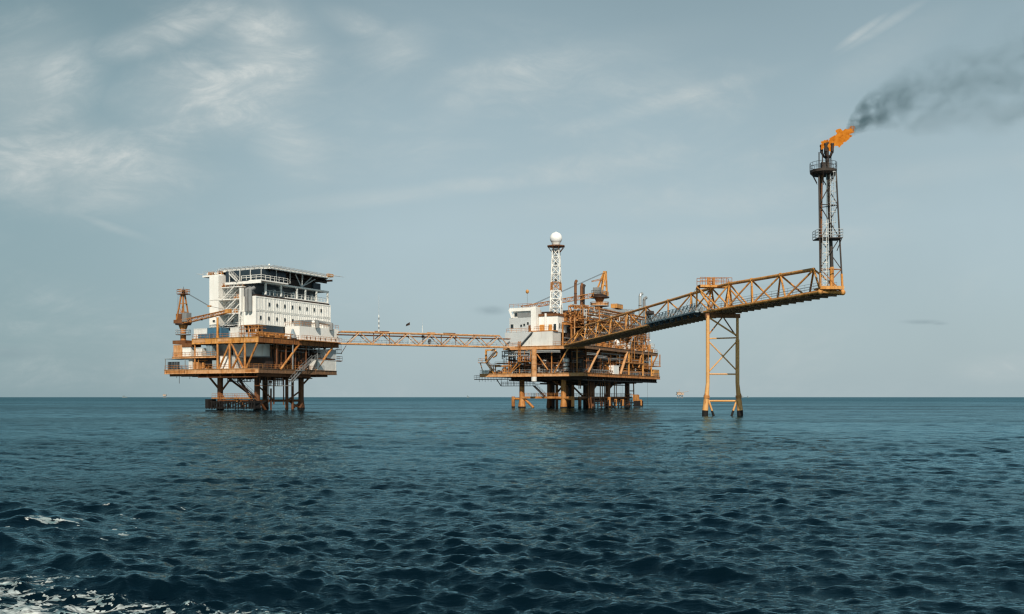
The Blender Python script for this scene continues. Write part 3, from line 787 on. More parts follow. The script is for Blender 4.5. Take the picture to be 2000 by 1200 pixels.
# left cantilever: stair frames
g=G(); g.beam((0,31.4,17.0),(0,28.4,17.0),.5,.5); g.beam((0,31.3,17),(0,31.3,13.8),.45); g.stair((.3,28.2,16.6),(.3,31.4,13.3),side=(1,0,0)); 
g.box(-.6,1.4,30.8,33.6,13.2,13.4); g.rail([(-.6,30.8,13.4),(-.6,33.6,13.4)]); g.rail([(-.6,33.6,13.4),(1.4,33.6,13.4)])
g.stair((.3,31.2,13.2),(.3,28.6,10.1),side=(1,0,0)); g.beam((0,33.2,13.2),(0,32.2,10),.2); g.path([(0,28.4,17),(0,27.6,16.2),(0,27.9,15.3),(0,29,14.8)],.22)
g.build('stairway', M['orange2'], P2)
t = empty('platform_sign', 'white name board at the left end of the lower deck railing of the right platform', 'sign', FR, (-.35,31.5,10.1))
G().box(-.4,-.3,30.2,32.6,10.1,11.1).build('board', M['white'], t)
g=G()
R=random.Random(4)
for k in range(9): g.box(-.425,-.402,30.45+k*.22,30.58+k*.22,10.5,10.74)
g.build('lettering', M['midgrey'], t)
# truss members between decks
for b0,z0,b1,z1 in ((17.5,16.9,23.5,10.1),(14.9,15.9,11.1,11.0)): member(P2,'diagonal_brace',(0,b0,z0),(0,b1,z1),.2)
member(P2,'diagonal_brace',(-.3,4.6,16.9),(-.3,9.0,10.1),.22)
for a0,a1 in ((11,2.9),(32.7,27.2),): member(P2,'diagonal_brace',(a0,-.1,17.0),(a1,-.1,10.1),.32 if a0<20 else .42, M['peach'])
member(P2,'diagonal_brace',(45.5,0,17),(43,0,12.5),.3); member(P2,'diagonal_brace',(34.5,0,17),(38,0,12.5),.25)
for a in (34.2,46.5,54.5): member(P2,'column',(a,-.1,10.0),(a,-.1,17.0),.28,M['orange2'])
for a in (7,18,26): member(P2,'column',(a,2.4,10),(a,2.4,17),.25,M['brown'])
for b in (2.3,10.2,20.5,24): member(P2,'column',(.6,b,10),(.6,b,17),.18,O)
t = empty('pump_caisson', 'thick faded peach caisson running through the lower deck of the right platform', 'pipe', FR, (-.6,15.2,7.8))
G().tube((-.6,15.2,9.0),(-.6,15.2,16.9),.78,n=18).build('casing', M['peach'], t)
G().tube((-.6,15.2,7.7),(-.6,15.2,8.998),.78,n=18).build('tail_pipe', M['white2'], t)
for z in (11.0,12.4,13.8,15.2): G().tube((-.6,15.2,z),(-.6,15.2,z+.1),.84,n=18).build('flange', M['orange'], t)
# bundles of long horizontal pipes below the main deck
g=G()
for z,b in ((16.3,-.3),(15.9,-.25),): g.path([(-.5,25,z),(-.5,11,z+.1),(-.5,7,z)],.16)
g.path([(-.9,25.5,15.1),(-.9,17,15.2)],.2)
g.build('pipe_run', M['silver'], P2)
g=G(); g.path([(2,-.2,15.6),(8,-.2,15.7),(9.5,-.2,15.1),(16,-.2,15.1)],.1); g.path([(2,-.2,15.2),(8,-.2,15.3),(9.5,-.2,14.7),(16,-.2,14.7)],.1); g.build('pipe_run', M['silver'], P2)
g=G(); g.rail([(0.2,16,14.8),(0.2,19.5,14.8)],h=1.2,step=.7,r=.06)
g.build('railing', O, P2)
# caged ladder hanging at the deck edge
g=G()
for b in (19.9,18.2,16.3): g.beam((-.7,b,13.5),(-.7,b,19.2 if b>19 else 16.5),.15)
for b in (19.2,19.9): g.beam((-1.3,b,13.5),(-1.3,b,19.3),.13)
for z in np.arange(13.6,19.2,.9): g.beam((-1.3,19.9,z),(-1.3,19.2,z),.12)
g.box(-1.4,0,16.2,20,13.4,13.55); g.rail([(-1.4,16.2,13.55),(-1.4,20,13.55)],step=.8,r=.07)
g.beam((-.7,18.5,13.4),(-.1,23.2,10.1),.2)
g.build('caged_ladder', O, P2)
# vessels and machinery on the lower deck
def vessel(label, fr, p, q, r, mat, bands=True, legs=True, zf=None, n=16):
    c=((p[0]+q[0])/2,(p[1]+q[1])/2,zf if zf is not None else min(p[2],q[2]))
    t = empty('pressure_vessel', label, 'tank', fr, c)
    G().vessel(p,q,r,n).build('shell', mat, t)
    if legs:
        g=G()
        if abs(p[2]-q[2])>.5:
            for k in range(4):
                u=PI/4+k*PI/2; g.beam((p[0]+r*.8*math.cos(u),p[1]+r*.8*math.sin(u),c[2]),(p[0]+r*.8*math.cos(u),p[1]+r*.8*math.sin(u),p[2]+.2),.12)
        else:
            for s_ in (.2,.8):
                x=p[0]+(q[0]-p[0])*s_; y=p[1]+(q[1]-p[1])*s_; g.box(x-.2,x+.2,y-.2,y+.2,c[2],p[2]-r*.6)
        g.build('support', M['brown'], t)
    g=G(); P_=Vector(p); Q_=Vector(q); 
    for s_ in (.25,.7):
        c_=P_.lerp(Q_,s_); d=(Q_-P_).normalized()*.06; g.tube(c_-d,c_+d,r*1.04,n=n)
    g.build('band', M['grey'] if mat is not M['silver'] else M['midgrey'], t)
    g=G(); top=Vector((p[0],p[1],max(p[2],q[2]))) if abs(p[2]-q[2])>.5 else P_.lerp(Q_,.5)
    hgt = r*.5 if abs(p[2]-q[2])>.5 else r
    g.tube(top+Vector((0,0,hgt*.8)),top+Vector((0,0,hgt+.7)),.12,n=6); g.build('nozzle', M['midgrey'], t)
    return t
vessel('tall white vertical vessel right of the peach caisson', FR,(3,13.7,10.8),(3,13.7,13.6),.72,M['white'],zf=10.0)
vessel('short white vessel beside the tall white one', FR,(3,10.9,10.6),(3,10.9,11.8),.5,M['white'],zf=10.0)
vessel('slim grey vessel close to the tall white vessel', FR,(5.2,13,10.8),(5.2,13,13.4),.5,M['white2'],zf=10.0)
vessel('silver domed separator below the start of the flare bridge', FR,(2.6,6.6,11.2),(2.6,6.6,14.0),1.0,M['silver'],zf=10.0)
vessel('small grey domed vessel at the foot of the silver separator', FR,(2.2,9.0,10.6),(2.2,9.0,12.2),.5,M['grey'],zf=10.0)
vessel('big grey upright tank deep in shade on the right face', FR,(9.5,4,10.8),(9.5,4,15),1.5,M['midgrey'],zf=10.0,n=20)
vessel('dark upright drum next to the grey shaded tank', FR,(14.5,4.6,10.8),(14.5,4.6,14.4),1.1,M['midgrey'],zf=10.0)
vessel('white spherical vessel on the main deck under the flare bridge', FR,(29.4,2.6,19.6),(30.2,2.6,19.6),1.35,M['white'],zf=17.8,n=20)
vessel('pale horizontal vessel behind the white sphere', FR,(32,3.0,19.6),(37,3.0,19.6),1.1,M['white2'],zf=17.8)
vessel('dark grey tank at the far end of the main deck', FR,(48,3.5,18.5),(48,3.5,21.2),2.0,M['midgrey'],zf=17.8,n=20)
for i,(d,lab) in enumerate((((3,5,20.2,22.6,10.02,12.0),'squat grey switchgear cabinet left of the peach caisson'),((2,4,23.4,24.6,10.02,11.8),'pale cabinet at the cantilever side of the lower deck'))):
    module('control_cabinet', lab, 'cabinet', FR, d, M['bluegrey'] if i==0 else M['grey'])
module('control_cabinet','white stacked panel box at the deck edge of the right face','cabinet',FR,(22,25.6,-.1,1.4,10.12,12.6),M['white'],ribs=False)
module('control_cabinet','small orange box at the far right tip of the lower deck','cabinet',FR,(57.6,62.2,.1,2.4,10.12,12.2),M['orange2'],ribs=False)
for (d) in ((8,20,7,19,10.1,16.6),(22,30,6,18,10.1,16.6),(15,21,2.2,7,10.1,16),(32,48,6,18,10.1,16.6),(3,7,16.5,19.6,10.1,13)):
    dbox(P2,'shade_infill',M['dark'],*d)  # dark boxes put in as shade between the decks
pipes(P2,'pipework',M['brown'],(1,30,.6,6,10.3,16.6),90,(.06,.2),21)
pipes(P2,'pipework',M['orange'],(17,60,.3,3.4,10.3,16.8),110,(.05,.15),22)
pipes(P2,'pipework',M['midgrey'],(1,60,.4,7,10.3,16.8),70,(.05,.15),23)
pipes(P2,'pipework',M['silver'],(20,60,.4,3,11,16),14,(.1,.2),24)
pipes(P2,'pipework',M['dark'],(1,6,16,27,10.3,16.6),60,(.06,.2),25)
pipes(P2,'pipework',M['orange'],(.4,4,22,32,10.3,13),34,(.06,.14),26)
pipes(P2,'pipework',M['brown'],(.4,5,2,24,10.2,13),50,(.05,.12),27)
pipes(P2,'pipework',M['dark'],(5,50,3,20,6.8,8.3),50,(.1,.25),28,axes='xy')
skids(P2,'deck_machinery',M['orange2'],(.4,5,24,32,10.02,11.5),16,31,.4,1.3)
skids(P2,'deck_machinery',M['orange'],(17,60,.3,4,10.02,12.6),44,32,.5,1.8)
skids(P2,'deck_machinery',M['bluegrey'],(38,58,.3,3,10.02,12.8),10,33,.5,1.8)
skids(P2,'deck_machinery',M['midgrey'],(.5,4,3,24,10.02,11.8),22,34,.4,1.2)
dbox(P2,'intermediate_deck',M['brown'],.4,5,19.5,28,13.0,13.2)
g=G(); g.box(.5,5,23.2,28.6,12.2,12.4); g.beam((.5,23,12.3),(.5,28.6,12.3),.3,.35); g.rail([(.5,23,12.4),(.5,28.6,12.4)])
for b in (23.2,25.2,28.4): g.beam((.5,b,10),(.5,b,12.3),.2)
g.build('intermediate_deck', O, P2)
g=G(); g.box(30,47,-.2,4,13.9,14.05); g.beam((30,-.3,13.9),(47,-.3,13.9),.15,.4); g.rail([(30,-.2,14.05),(47,-.2,14.05)]); g.box(47,54,-.1,4,12.3,12.45); g.rail([(47,-.1,12.45),(54,-.1,12.45)],h=1.6,step=.8,r=.06); g.build('intermediate_deck', O, P2)
g=G(); g.box(54,60.5,-.4,3,13.3,13.5); g.rail([(54,-.4,13.5),(62,-.4,13.5)],h=1.5,step=1.1); g.beam((61.8,-.4,13.4),(61.8,-.4,17.4),.3); g.beam((59.5,-.2,16.9),(53.5,0,12.2),.35); g.box(60.6,62.5,-.5,3,13.3,13.5)
g.build('side_platform', M['orange'], P2)
# floodlights below deck
for i,(a,b,z,lab) in enumerate(((3.4,13.6,8.6,'white floodlight under the lower deck near the left conductor pipes'),(16,1,8.2,'bright white floodlight under the right face of the lower deck'))):
    t=empty('floodlight',lab,'light',FR,(a,b,z)); G().ball((a,b,z),.3,10,8).build('lamp',M['white'],t); G().tube((a,b,z+.25),(a,b,z+.7),.06,n=5).build('bracket',M['dark'],t)

# ---- control building on the left of the right platform
CB = empty('control_building', 'stepped pale grey and white building at the left end of the right platform', 'building', FR, (4,17,17.85))
dbox(CB,'base_wall',M['grey'],0.15,8,15.9,25.1,17.86,21.95)
dbox(CB,'base_wall',M['white2'],-.05,5.5,9.6,15.895,17.862,21.9)
g=G().prism([(0,0),(1,0),(1,1),(0,1)],0,0.001); g=G()
g._q([(-.06,15.9,17.9),(-.06,19.6,17.9),(-.06,15.9,21.9),(.14,15.9,17.9),(.14,19.6,17.9),(.14,15.9,21.9)],[(0,2,1),(3,4,5),(0,1,4,3),(1,2,5,4),(0,3,5,2)])
g.build('stair_parapet', M['white2'], CB)
G().stair((-.42,15.8,21.8),(-.42,19.8,17.9),side=(1,0,0),w=.6,rail=False).build('stair_flight', M['slate'], CB)
dbox(CB,'wall',M['grey'],2,9,17.3,24.6,21.96,26.3)
dbox(CB,'wall',M['white2'],2.6,9,17.6,23.6,26.31,28.9)
dbox(CB,'louvre_panel',M['midgrey'],2.35,2.59,17.9,22,26.5,27.7)
dbox(CB,'wall',W,1.4,4,15.6,17.25,21.95,29.3)
dbox(CB,'parapet',W,2.0,2.3,17.26,24.6,28.2,29.2)
G().rail([(2,17.3,29.2),(2,24.6,29.2)],r=.05).rail([(1,17,22),(1,25,22)],r=.05).build('railing', O, CB)
G().beam((2.1,23.6,26.3),(2.1,24.6,28.8),.5,.5).build('air_intake', W, CB)
window(CB,'a',23.6,23.9,.9,1.1,at=2.0); window(CB,'a',22.6,27.3,1.0,1.0,at=2.55)
for b,z in ((20.6,24),(19.6,24.2),(18.4,24.6)): window(CB,'a',b,z,.6,.6,at=2.0)
dbox(CB,'door',M['brown'],1.9,1.99,17.4,18.3,21.98,24)
# cabin
dbox(CB,'cabin_wall',W,3,15,9.4,15.4,21.95,26.5)
dbox(CB,'cabin_roof',M['brown'],2.8,15.2,9.2,15.5,26.51,27.2)
dbox(CB,'cabin_column',W,2.4,2.8,12.8,13.3,21.95,27.3)
for b0,b1 in ((13.6,15.2),(11.2,12.3)): dbox(CB,'shutter',M['orange2'],2.9,2.99,b0,b1,22.0,24.1)
dbox(CB,'door',M['glass'],2.92,2.99,9.9,10.7,22.0,24.2)
for a in (4.0,5.4,9.6,11.0): window(CB,'b',a,23.8,.7,1.2,at=9.4)
dbox(CB,'balcony',O,.2,3,9.3,17.2,21.96,22.25)
G().rail([(.2,9.5,22.26),(.2,15.6,22.26)],r=.05).build('railing', O, CB)
# dark plant beside cabin base
for z in (18.9,20.2): dbox(CB,'side_platform',M['midgrey'],5.6,12,8.2,9.5,z,z+.2)
G().rail([(5.6,8.2,20.4),(12,8.2,20.4)],r=.05).build('railing', M['dark'], CB)
t = empty('beacon_antenna','thin pole with an orange ball on the roof of the grey building','antenna',FR,(3,19.2,28.9))
G().tube((3,19.2,28.9),(3,19.2,33.4),.05,n=5).build('pole',M['midgrey'],t); G().ball((3,19.2,33.9),.5,10,8,1.2).build('ball',M['orange2'],t)

# ---- radar tower
RT = empty('radar_tower','white lattice tower topped by a white radar dome','tower',FR,(11.5,14,27.2))
def tower_legs(P, cx, cy, z0, z1, w0, w1, mats, n, r=.14, rb=.08, legs=4, rot=0):
    def pt(k,z):
        t=(z-z0)/(z1-z0); w=w0+(w1-w0)*t; u=rot+2*PI*k/legs
        return Vector((cx+w*math.cos(u), cy+w*math.sin(u), z))
    zs=[z0+(z1-z0)*i/n for i in range(n+1)]
    for k in range(legs):
        for i in range(n): G().tube(pt(k,zs[i]),pt(k,zs[i+1]),r,n=6).build('leg_section', mats[i%len(mats)] if len(mats)<n else mats[i], P)
    for i in range(n):
        g=G()
        for k in range(legs):
            kk=(k+1)%legs; g.tube(pt(k,zs[i]),pt(kk,zs[i+1]),rb,n=5); g.tube(pt(kk,zs[i]),pt(k,zs[i+1]),rb,n=5); g.tube(pt(k,zs[i+1]),pt(kk,zs[i+1]),rb*1.1,n=5)
        g.build('lattice_brace', mats[i%len(mats)] if len(mats)<n else mats[i], P)
mw=[M['brown'],M['orange'],W,W,W,M['orange'],M['white2'],W,W,W]
tower_legs(RT,11.5,14,27.2,47,2.3,1.35,[M['white2'],W,W,M['orange'],M['white2'],W,W,W],8,r=.2,rb=.12,rot=PI/4+.3)
g=G().ladder(11.5,14,27.2,47,ax=(0,1),w=.6); 
for z in (33.5,38,43): g.box(10.9,12.1,13.4,14.6,z,z+.12)
g.tube((11.9,14.2,27),(11.9,14.2,47),.25,n=6); g.build('inner_ladder', M['grey'], RT)
g=G().tube((11.5,14,47.7),(11.5,14,48.0),2.75,n=8)
for k in range(8):
    u=k*PI/4; g.tube((11.5+1.2*math.cos(u),14+1.2*math.sin(u),46),(11.5+2.6*math.cos(u),14+2.6*math.sin(u),47.75),.1,n=5)
g.build('platform', M['brown'], RT)
G().tube((11.5,14,48.01),(11.5,14,48.7),1.0,1.3,n=16).build('dome_base', W, RT)
d=G().ball((11.5,14,50.2),1.82,28,18); d.tube((11.5,14,51.9),(11.5,14,52.4),.12,.03,n=6); d.build('radar_dome', M['dome'], RT)

for d_ in ((4.5,7.8,3,15,10.1,16.6),(22,60,3.6,5.8,10.1,16.4)): dbox(P2,'shade_infill',M['black'],*d_)  # black boxes added as interior shade
# ---- upper process decks behind the flare bridge
deck(P2,'upper_deck',[(6,8),(40,8),(40,20),(6,20)],24.8,.6,O,joist=3)
g=G(); R=random.Random(8)
for a in (2.5,8.5,16,24,32,40): g.beam((a,7.6,17.8),(a,7.6,24.2),.4); g.beam((a,18,17.8),(a,18,24.2),.4)
g.build('column', O, P2)
deck(P2,'upper_deck',[(22,3.5),(56,3.5),(56,16),(22,16)],25.2,.9,M['orange2'],joist=4)
g=G()
for a in (22,30,38,46,55.5): g.beam((a,3.8,17.8),(a,3.8,24.3),.4); g.beam((a,15,17.8),(a,15,24.3),.4)
g.build('column', O, P2)
pipes(P2,'pipework',M['orange'],(8,56,4.5,9,25.4,29.8),90,(.07,.2),41)
pipes(P2,'pipework',M['silver'],(8,50,4.5,9,26,29),16,(.15,.3),42)
pipes(P2,'pipework',M['orange'],(18,56,.6,5,18,24),110,(.06,.18),43)
pipes(P2,'pipework',M['midgrey'],(12,60,.6,6,18,24.5),60,(.06,.16),44)
pipes(P2,'pipework',M['dark'],(8,50,6,14,18,24.4),60,(.08,.3),45)
pipes(P2,'pipework',M['white2'],(10,58,1.5,8,18,29),40,(.06,.15),46)
for d_ in ((9,20,9,17,17.9,23.8),(24,38,7,14,17.9,24),(40,52,6,14,17.9,24),(14,22,10,15,25.3,27.8),(32,40,9,14,25.7,28)): dbox(P2,'shade_infill',M['dark'],*d_)
for (d_,m_) in (((16,22,5,7,18,21),'white2'),((23,28,4,6,18,20.5),'grey'),((40,44,2,5,18,20),'orange2'),((10,13,9.5,12,25,27.2),'white2'),((27,33,5,8,25.3,27.6),'midgrey'),((42,48,5,8,25.3,27.4),'midgrey')): dbox(P2,'equipment_house',M[m_],*d_)
skids(P2,'deck_machinery',M['orange'],(18,56,.5,4,17.82,20.6),46,51,.6,2.0)
skids(P2,'deck_machinery',M['white2'],(18,56,.5,5,17.82,20.4),24,52,.5,1.8)
skids(P2,'deck_machinery',M['orange'],(8,30,9,13,25.0,28),26,53,.6,2)
skids(P2,'deck_machinery',M['white2'],(8,50,6,13,25.4,28),22,54,.6,2)
for d_ in ((20,55,13.2,15.8,26.1,29.6),(9,30,14,18,25.3,28.4),(50,60,6,12,17.9,23)): dbox(P2,'shade_infill',M['dark'],*d_)  # dark backing boxes close sky gaps, standing in for shaded bulk
pipes(P2,'pipework',M['rustorange'],(6,58,.6,9,17.9,29.5),120,(.08,.22),47)
pipes(P2,'pipework',M['grey'],(6,56,2,9,25,30),26,(.12,.35),48,axes='xxz')
pipes(P2,'pipework',M['dark'],(1,6,3,26,10.2,16.6),50,(.08,.22),49)
skids(P2,'deck_machinery',M['rustorange'],(6,56,4,9,25.3,28.6),30,55,.6,2.2)
g=G()   # open portal frames
for a0,a1,b,z0,z1 in ((9,13.5,8.2,24.9,30),(17.5,22,8.2,24.9,30),(8,17.5,6.4,20,26)):
    g.beam((a0,b,z0),(a0,b,z1),.3); g.beam((a1,b,z0),(a1,b,z1),.3); g.beam((a0,b,z1),(a1,b,z1),.35)
g.beam((8.5,6.4,25.6),(17.5,6.4,21),.25); g.beam((13,8.2,30),(60,7,30.2),.25,.3)
g.build('portal_frame', M['peach'], P2)
vessel('long silver horizontal lagged duct on the upper deck under the twin exhausts', FR,(34,8,30.0),(58,8,31.6),1.0,M['silver'],zf=25.4,n=18)
vessel('silver lagged drum behind the brown exhaust stacks', FR,(22,10,28.4),(33,10,28.4),1.0,M['silver'],zf=25.2,n=18)
module('equipment_cabin','bright orange box on top of the upper deck frame','cabinet',FR,(42,47,7,9,31.8,33.0),M['orange2'],ribs=False)
g=G(); 
for a in (42.4,46.6): g.beam((a,8,25.2),(a,8,31.8),.3)
g.build('column',O,P2)
# exhaust stacks
def stack(label,a,b,z0,z1,r,mat,bend):
    t=empty('exhaust_stack',label,'exhaust stack',FR,(a,b,z0))
    G().tube((a,b,z0),(a,b,z1-1.0),r,n=14).build('pipe',mat,t)
    G().path([(a,b,z1-1.0),(a+bend*.3,b-bend*.1,z1-.35),(a+bend,b-bend*.3,z1)],r*1.02,n=14).build('outlet',mat if bend<2 else M['black'],t)
    g=G()
    for z in (z0+(z1-z0)*.35,z0+(z1-z0)*.7): g.tube((a,b,z),(a,b,z+.15),r*1.15,n=14)
    g.build('flange',M['dark'],t)
stack('tall brown exhaust stack, leftmost of the three beside the radar tower',21,12,25,38.6,.42,M['brown'],.5)
stack('tall brown exhaust stack, middle one of the three',25.4,12,25,38.0,.42,M['brown'],.5)
stack('dark exhaust stack touching the middle brown one',27.0,12,25,37.8,.42,M['black'],.5)
stack('silver exhaust pipe with bent black mouth, left one of the pair right of the crane',60.2,6,24,38.0,.5,M['silver'],1.1)
stack('dull grey exhaust pipe with slanted mouth, right one of the pair',64,6,22,37.0,.5,M['midgrey'],1.2)
# inclined dark chutes
for k,(a,m_) in enumerate(((40.5,'silver'),(44.5,'black'))):
    G().tube((a-3,1.6,18.5),(a+1.5,1.6,22.3),.5,n=12).build('inclined_duct',M[m_],P2)
# right end top
g=G(); g.box(55,60.4,1,5,19.6,19.8); g.rail([(55,1,19.8),(60.4,1,19.8)],r=.06); g.rail([(60.4,1,19.8),(60.4,5,19.8)],r=.06); 
for a in (55.2,60.2): g.beam((a,1.2,17.8),(a,1.2,19.6),.2)
g.build('side_platform', M['white2'], P2)
g=G().box(55.5,59.5,1.2,4,17.85,19.2); g.build('deck_machinery', M['orange2'], P2)
for i,(a,z) in enumerate(((54.6,21.3),(57.4,21.7))):
    t=empty('floodlight',('white floodlight on a short pole at the right end of the main deck','taller white floodlight pole nearest the right end of the main deck')[i],'light',FR,(a,1.5,19.8))
    G().tube((a,1.5,19.8),(a,1.5,z),.05,n=5).build('bracket',M['midgrey'],t); G().ball((a,1.5,z+.2),.28,10,8).build('lamp',W,t)
for a in (36.3,38.5,46,51): G().tube((a,-.3,15),(a,-.3,24),.1,n=5).build('standpipe',M['orange'],P2)

# ---- right crane
cr2 = pedestal_crane('orange crane with pointed A-frame mast standing between brown stacks and silver exhausts', FR, 30.2, 8, 18, 33.9, 42, None, (M['brown'],M['orange']), ped_r=.95, plat_r=2.9)
G().tube((30.2,8,31.4),(30.2,8,32.3),2.75,n=24).build('tub_guard', M['peach'], cr2)
G().box(27.6,32.8,6.6,9.6,34.26,35.0).build('machinery_deck', M['dark'], cr2)
G().rail([(27.6,6.6,35.0),(32.8,6.6,35.0),(32.8,9.6,35),(27.6,9.6,35)],closed=True,step=1.2,r=.06).build('railing', M['midgrey'], cr2)
G().box(27.8,29.4,7,9.2,35.0,37.0).build('cab', M['midgrey'], cr2)
g=G()
for b in (7.0,9.2):
    g.beam((33.8,b,34.8),(34.6,8+(b-8)*.3,42.2),.5); g.beam((29.6,b,35),(34.2,8+(b-8)*.3,42.0),.4)
g.beam((31.4,7.4,38),(34.2,7.4,38),.3); g.box(34.1,35.0,7.5,8.5,42.0,42.7); g.box(32.6,34.9,6.9,9.1,34.9,36.2)
g.build('gantry_frame', M['orange2'], cr2)
g=lattice(G(),(29,8.8,34.8),(9.3,24.2,29.9),1.6,1.2,1.3,1.0,20,rc=.12,rb=.07); g.build('boom', M['orange'], cr2)
g=G()
for s_ in (-.3,.3): g.tube((34.4,8+s_,42.3),(12.5,21.8+s_,31.2),.05,n=4)
g.build('cable', M['wire'], cr2)
g=lattice(G(),(33.4,8,40.2),(30.2,10.6,39.2),.6,.4,.5,.3,5,rc=.07,rb=.04); g.build('jib', M['orange'], cr2)

# ------------------------------------------------------------------ FLARE BRIDGE
A0=Vector((14.7,281,0)); A1=Vector((33.2,169.5,0)); A2=Vector((42.6,137.5,0))
zc=17.75; zt2=22.3; BW=4.9
def perp(d): return Vector((-d.y, d.x, 0)) if False else Vector((-d.y*1.0, d.x, 0))
d1=(A1-A0).normalized(); d2=(A2-A1).normalized()
r1=Vector((-d1.y,d1.x,0)); r2=Vector((-d2.y,d2.x,0))       # to the right as seen from the camera (+X)
if r1.x<0: r1=-r1
if r2.x<0: r2=-r2
FBr = empty('flare_bridge','long orange triangular truss bridge carrying the flare from the right platform','bridge',FW,(33,169,17.5))
def seg_truss(A,B,r,ss,topz,firstlast,w1=BW):
    L=(B-A).length; d=(B-A).normalized()
    def wd(s): return BW+(w1-BW)*s/L
    def lp(s): return A+d*s+Vector((0,0,zc))
    def rp(s): return A+d*s+r*wd(s)+Vector((0,0,zc))
    def tp(s,z=topz): return A+d*s+r*wd(s)/2+Vector((0,0,z))
    G().tube(lp(0),lp(L),.24,n=12).build('bottom_chord',M['orange2'],FBr)
    G().tube(rp(0),rp(L),.24,n=12).build('bottom_chord',M['orange2'],FBr)
    tops=[]
    for i in range(len(ss)-1):
        m=(ss[i]+ss[i+1])/2
        z=topz
        if firstlast=='first' and i==0: z=topz-1.2; m=ss[1]*.72
        if firstlast=='last': z=topz-.25*i
        tops.append((m,z))
    for i,(m,z) in enumerate(tops):
        for f in (lp,rp):
            for s_ in (ss[i],ss[i+1]): G().tube(f(s_),tp(m,z),.15,n=8).build('diagonal_brace',M['orange2'],FBr)
    for i in range(len(tops)-1):
        G().tube(tp(*tops[i]),tp(*tops[i+1]),.27,n=12).build('top_chord',M['orange2'],FBr)
        G().ball(tp(*tops[i]),.38,10,8).build('node_joint',M['orange2'],FBr)
    g=G(); k=0; s=1.0
    while s<L:
        g.beam(lp(s)-Vector((0,0,.25)),rp(s)-Vector((0,0,.25)),.2,.35)
        if k%2==0: g.beam(lp(s)-Vector((0,0,.3)),rp(min(s+4.4,L))-Vector((0,0,.3)),.14,.14)
        s+=2.2; k+=1
    g.build('cross_beam',M['shadebeam'],FBr)  # cross beam colour darkened with painted underside shade
    for x,rr,m_ in ((.7,.2,'brown'),(1.3,.26,'brown'),(2.0,.16,'orange'),(2.6,.24,'dark'),(3.2,.12,'orange')):
        G().tube(A+r*x+Vector((0,0,zc+.05-rr*.3)),B+r*x+Vector((0,0,zc+.05-rr*.3)),rr,n=8).build('pipe',M[m_],FBr)
    g=G(); a=A+r*.4+Vector((0,0,zc+.35)); b=B+r*.4+Vector((0,0,zc+.35)); g.rail([tuple(a),tuple(b)],h=1.05,step=2.2,r=.022,mids=(.33,.66))
    a=A+r*2.6+Vector((0,0,zc+.35)); b=B+r*2.6+Vector((0,0,zc+.35)); g.rail([tuple(a),tuple(b)],h=1.05,step=2.2,r=.022,mids=(.33,.66))
    g.build('railing',M['midgrey'],FBr)
    G().beam(A+r*1.5+Vector((0,0,zc+.32)),B+r*1.5+Vector((0,0,zc+.32)),2.4,.05).build('walkway',M['brown'],FBr)
    g=G(); a0_,b0_,c0_,d0_=lp(0),lp(L),rp(L),rp(0); o_=Vector((0,0,.02)); g.quad(tuple(a0_+o_+r*.25),tuple(b0_+o_+r*.25),tuple(c0_+o_-r*.25),tuple(d0_+o_-r*.25)); g.build('underside_shade_sheet',M['dark'],FBr)  # dark sheet added to make the bridge underside look shaded
    return tops,tp,lp,rp
D1=[281,271,258,246,233,219,204.5,190,178,169.5]
L1=(A1-A0).length
ss1=[(281-D)/(281-169.5)*L1 for D in D1]
tops1,tp1,lp1,rp1=seg_truss(A0,A1,r1,ss1,zt2,'first')
D2=[169.5,163,155,146,137.5]
L2=(A2-A1).length
ss2=[(169.5-D)/(169.5-137.5)*L2 for D in D2]
tops2,tp2,lp2,rp2=seg_truss(A1,A2,r2,ss2,zt2-.1,'last',3.55)
G().tube(tp1(*tops1[-1]),tp2(*tops2[0]),.26,n=12).build('top_chord',M['orange2'],FBr)
G().tube(lp1(0),tp1(*tops1[0]),.26,n=10).build('top_chord',M['orange2'],FBr); G().tube(rp1(0),tp1(*tops1[0]),.2,n=10).build('top_chord',M['orange2'],FBr)
eL=lp2(L2); eR=rp2(L2)
G().tube(eL,eR,.26,n=12).build('end_chord',M['orange2'],FBr)
for p in (eL,eR): G().ball(p,.4,12,8).build('node_joint',M['orange2'],FBr)
G().beam(A0+r1*1-d1*.4+Vector((0,0,zc-.5)),A0+r1*(BW-1)-d1*.4+Vector((0,0,zc-.5)),2.4,.9).build('bearing_block',M['orange2'],FBr)
# upper crossing platform over the trestle
c=A1-d1*3.2
pA=c+Vector((-.6,0,22.3)); pB=c+r1*BW+Vector((.2,0,22.3))
g=G(); g.beam(pA,pB,.4,.35); g.beam(pA+d1*1.6,pB+d1*1.6,.4,.35); g.beam((pA+pA+d1*1.6)/2+Vector((0,0,.2)),(pB+pB+d1*1.6)/2+Vector((0,0,.2)),1.5,.1)
g.build('upper_platform',M['orange2'],FBr)
g=G()
for off in (0,1.6): g.rail([tuple(pA+d1*off+Vector((0,0,.25))),tuple(pB+d1*off+Vector((0,0,.25)))],h=1.25,step=.95,r=.05)
g.build('railing',M['orange'],FBr)
g=G()
for s_ in (0,1):
    base=(A1-d1*3.2)+r1*(BW*s_); topn=(pA if s_==0 else pB)
    g.tube(topn,base+d1*4+r1*(.9 if s_==0 else -.9)+Vector((0,0,zc)),.16,n=8); g.tube(topn,base-d1*2+Vector((0,0,zc)),.16,n=8); g.tube(topn,base+d1*9+Vector((0,0,zc)),.14,n=8)
g.build('platform_leg',M['orange2'],FBr)
lc=c+r1*(BW*.44)-d1*.6
g=G()
for s_ in (-.25,.25): g.beam(lc+r1*s_+Vector((0,0,19.0)),lc+r1*s_+Vector((0,0,24.0)),.16)
for s_ in (-.55,.55,): g.beam(lc+r1*s_+Vector((0,0,22.4)),lc+r1*s_+Vector((0,0,24.1)),.3)
z=19.0
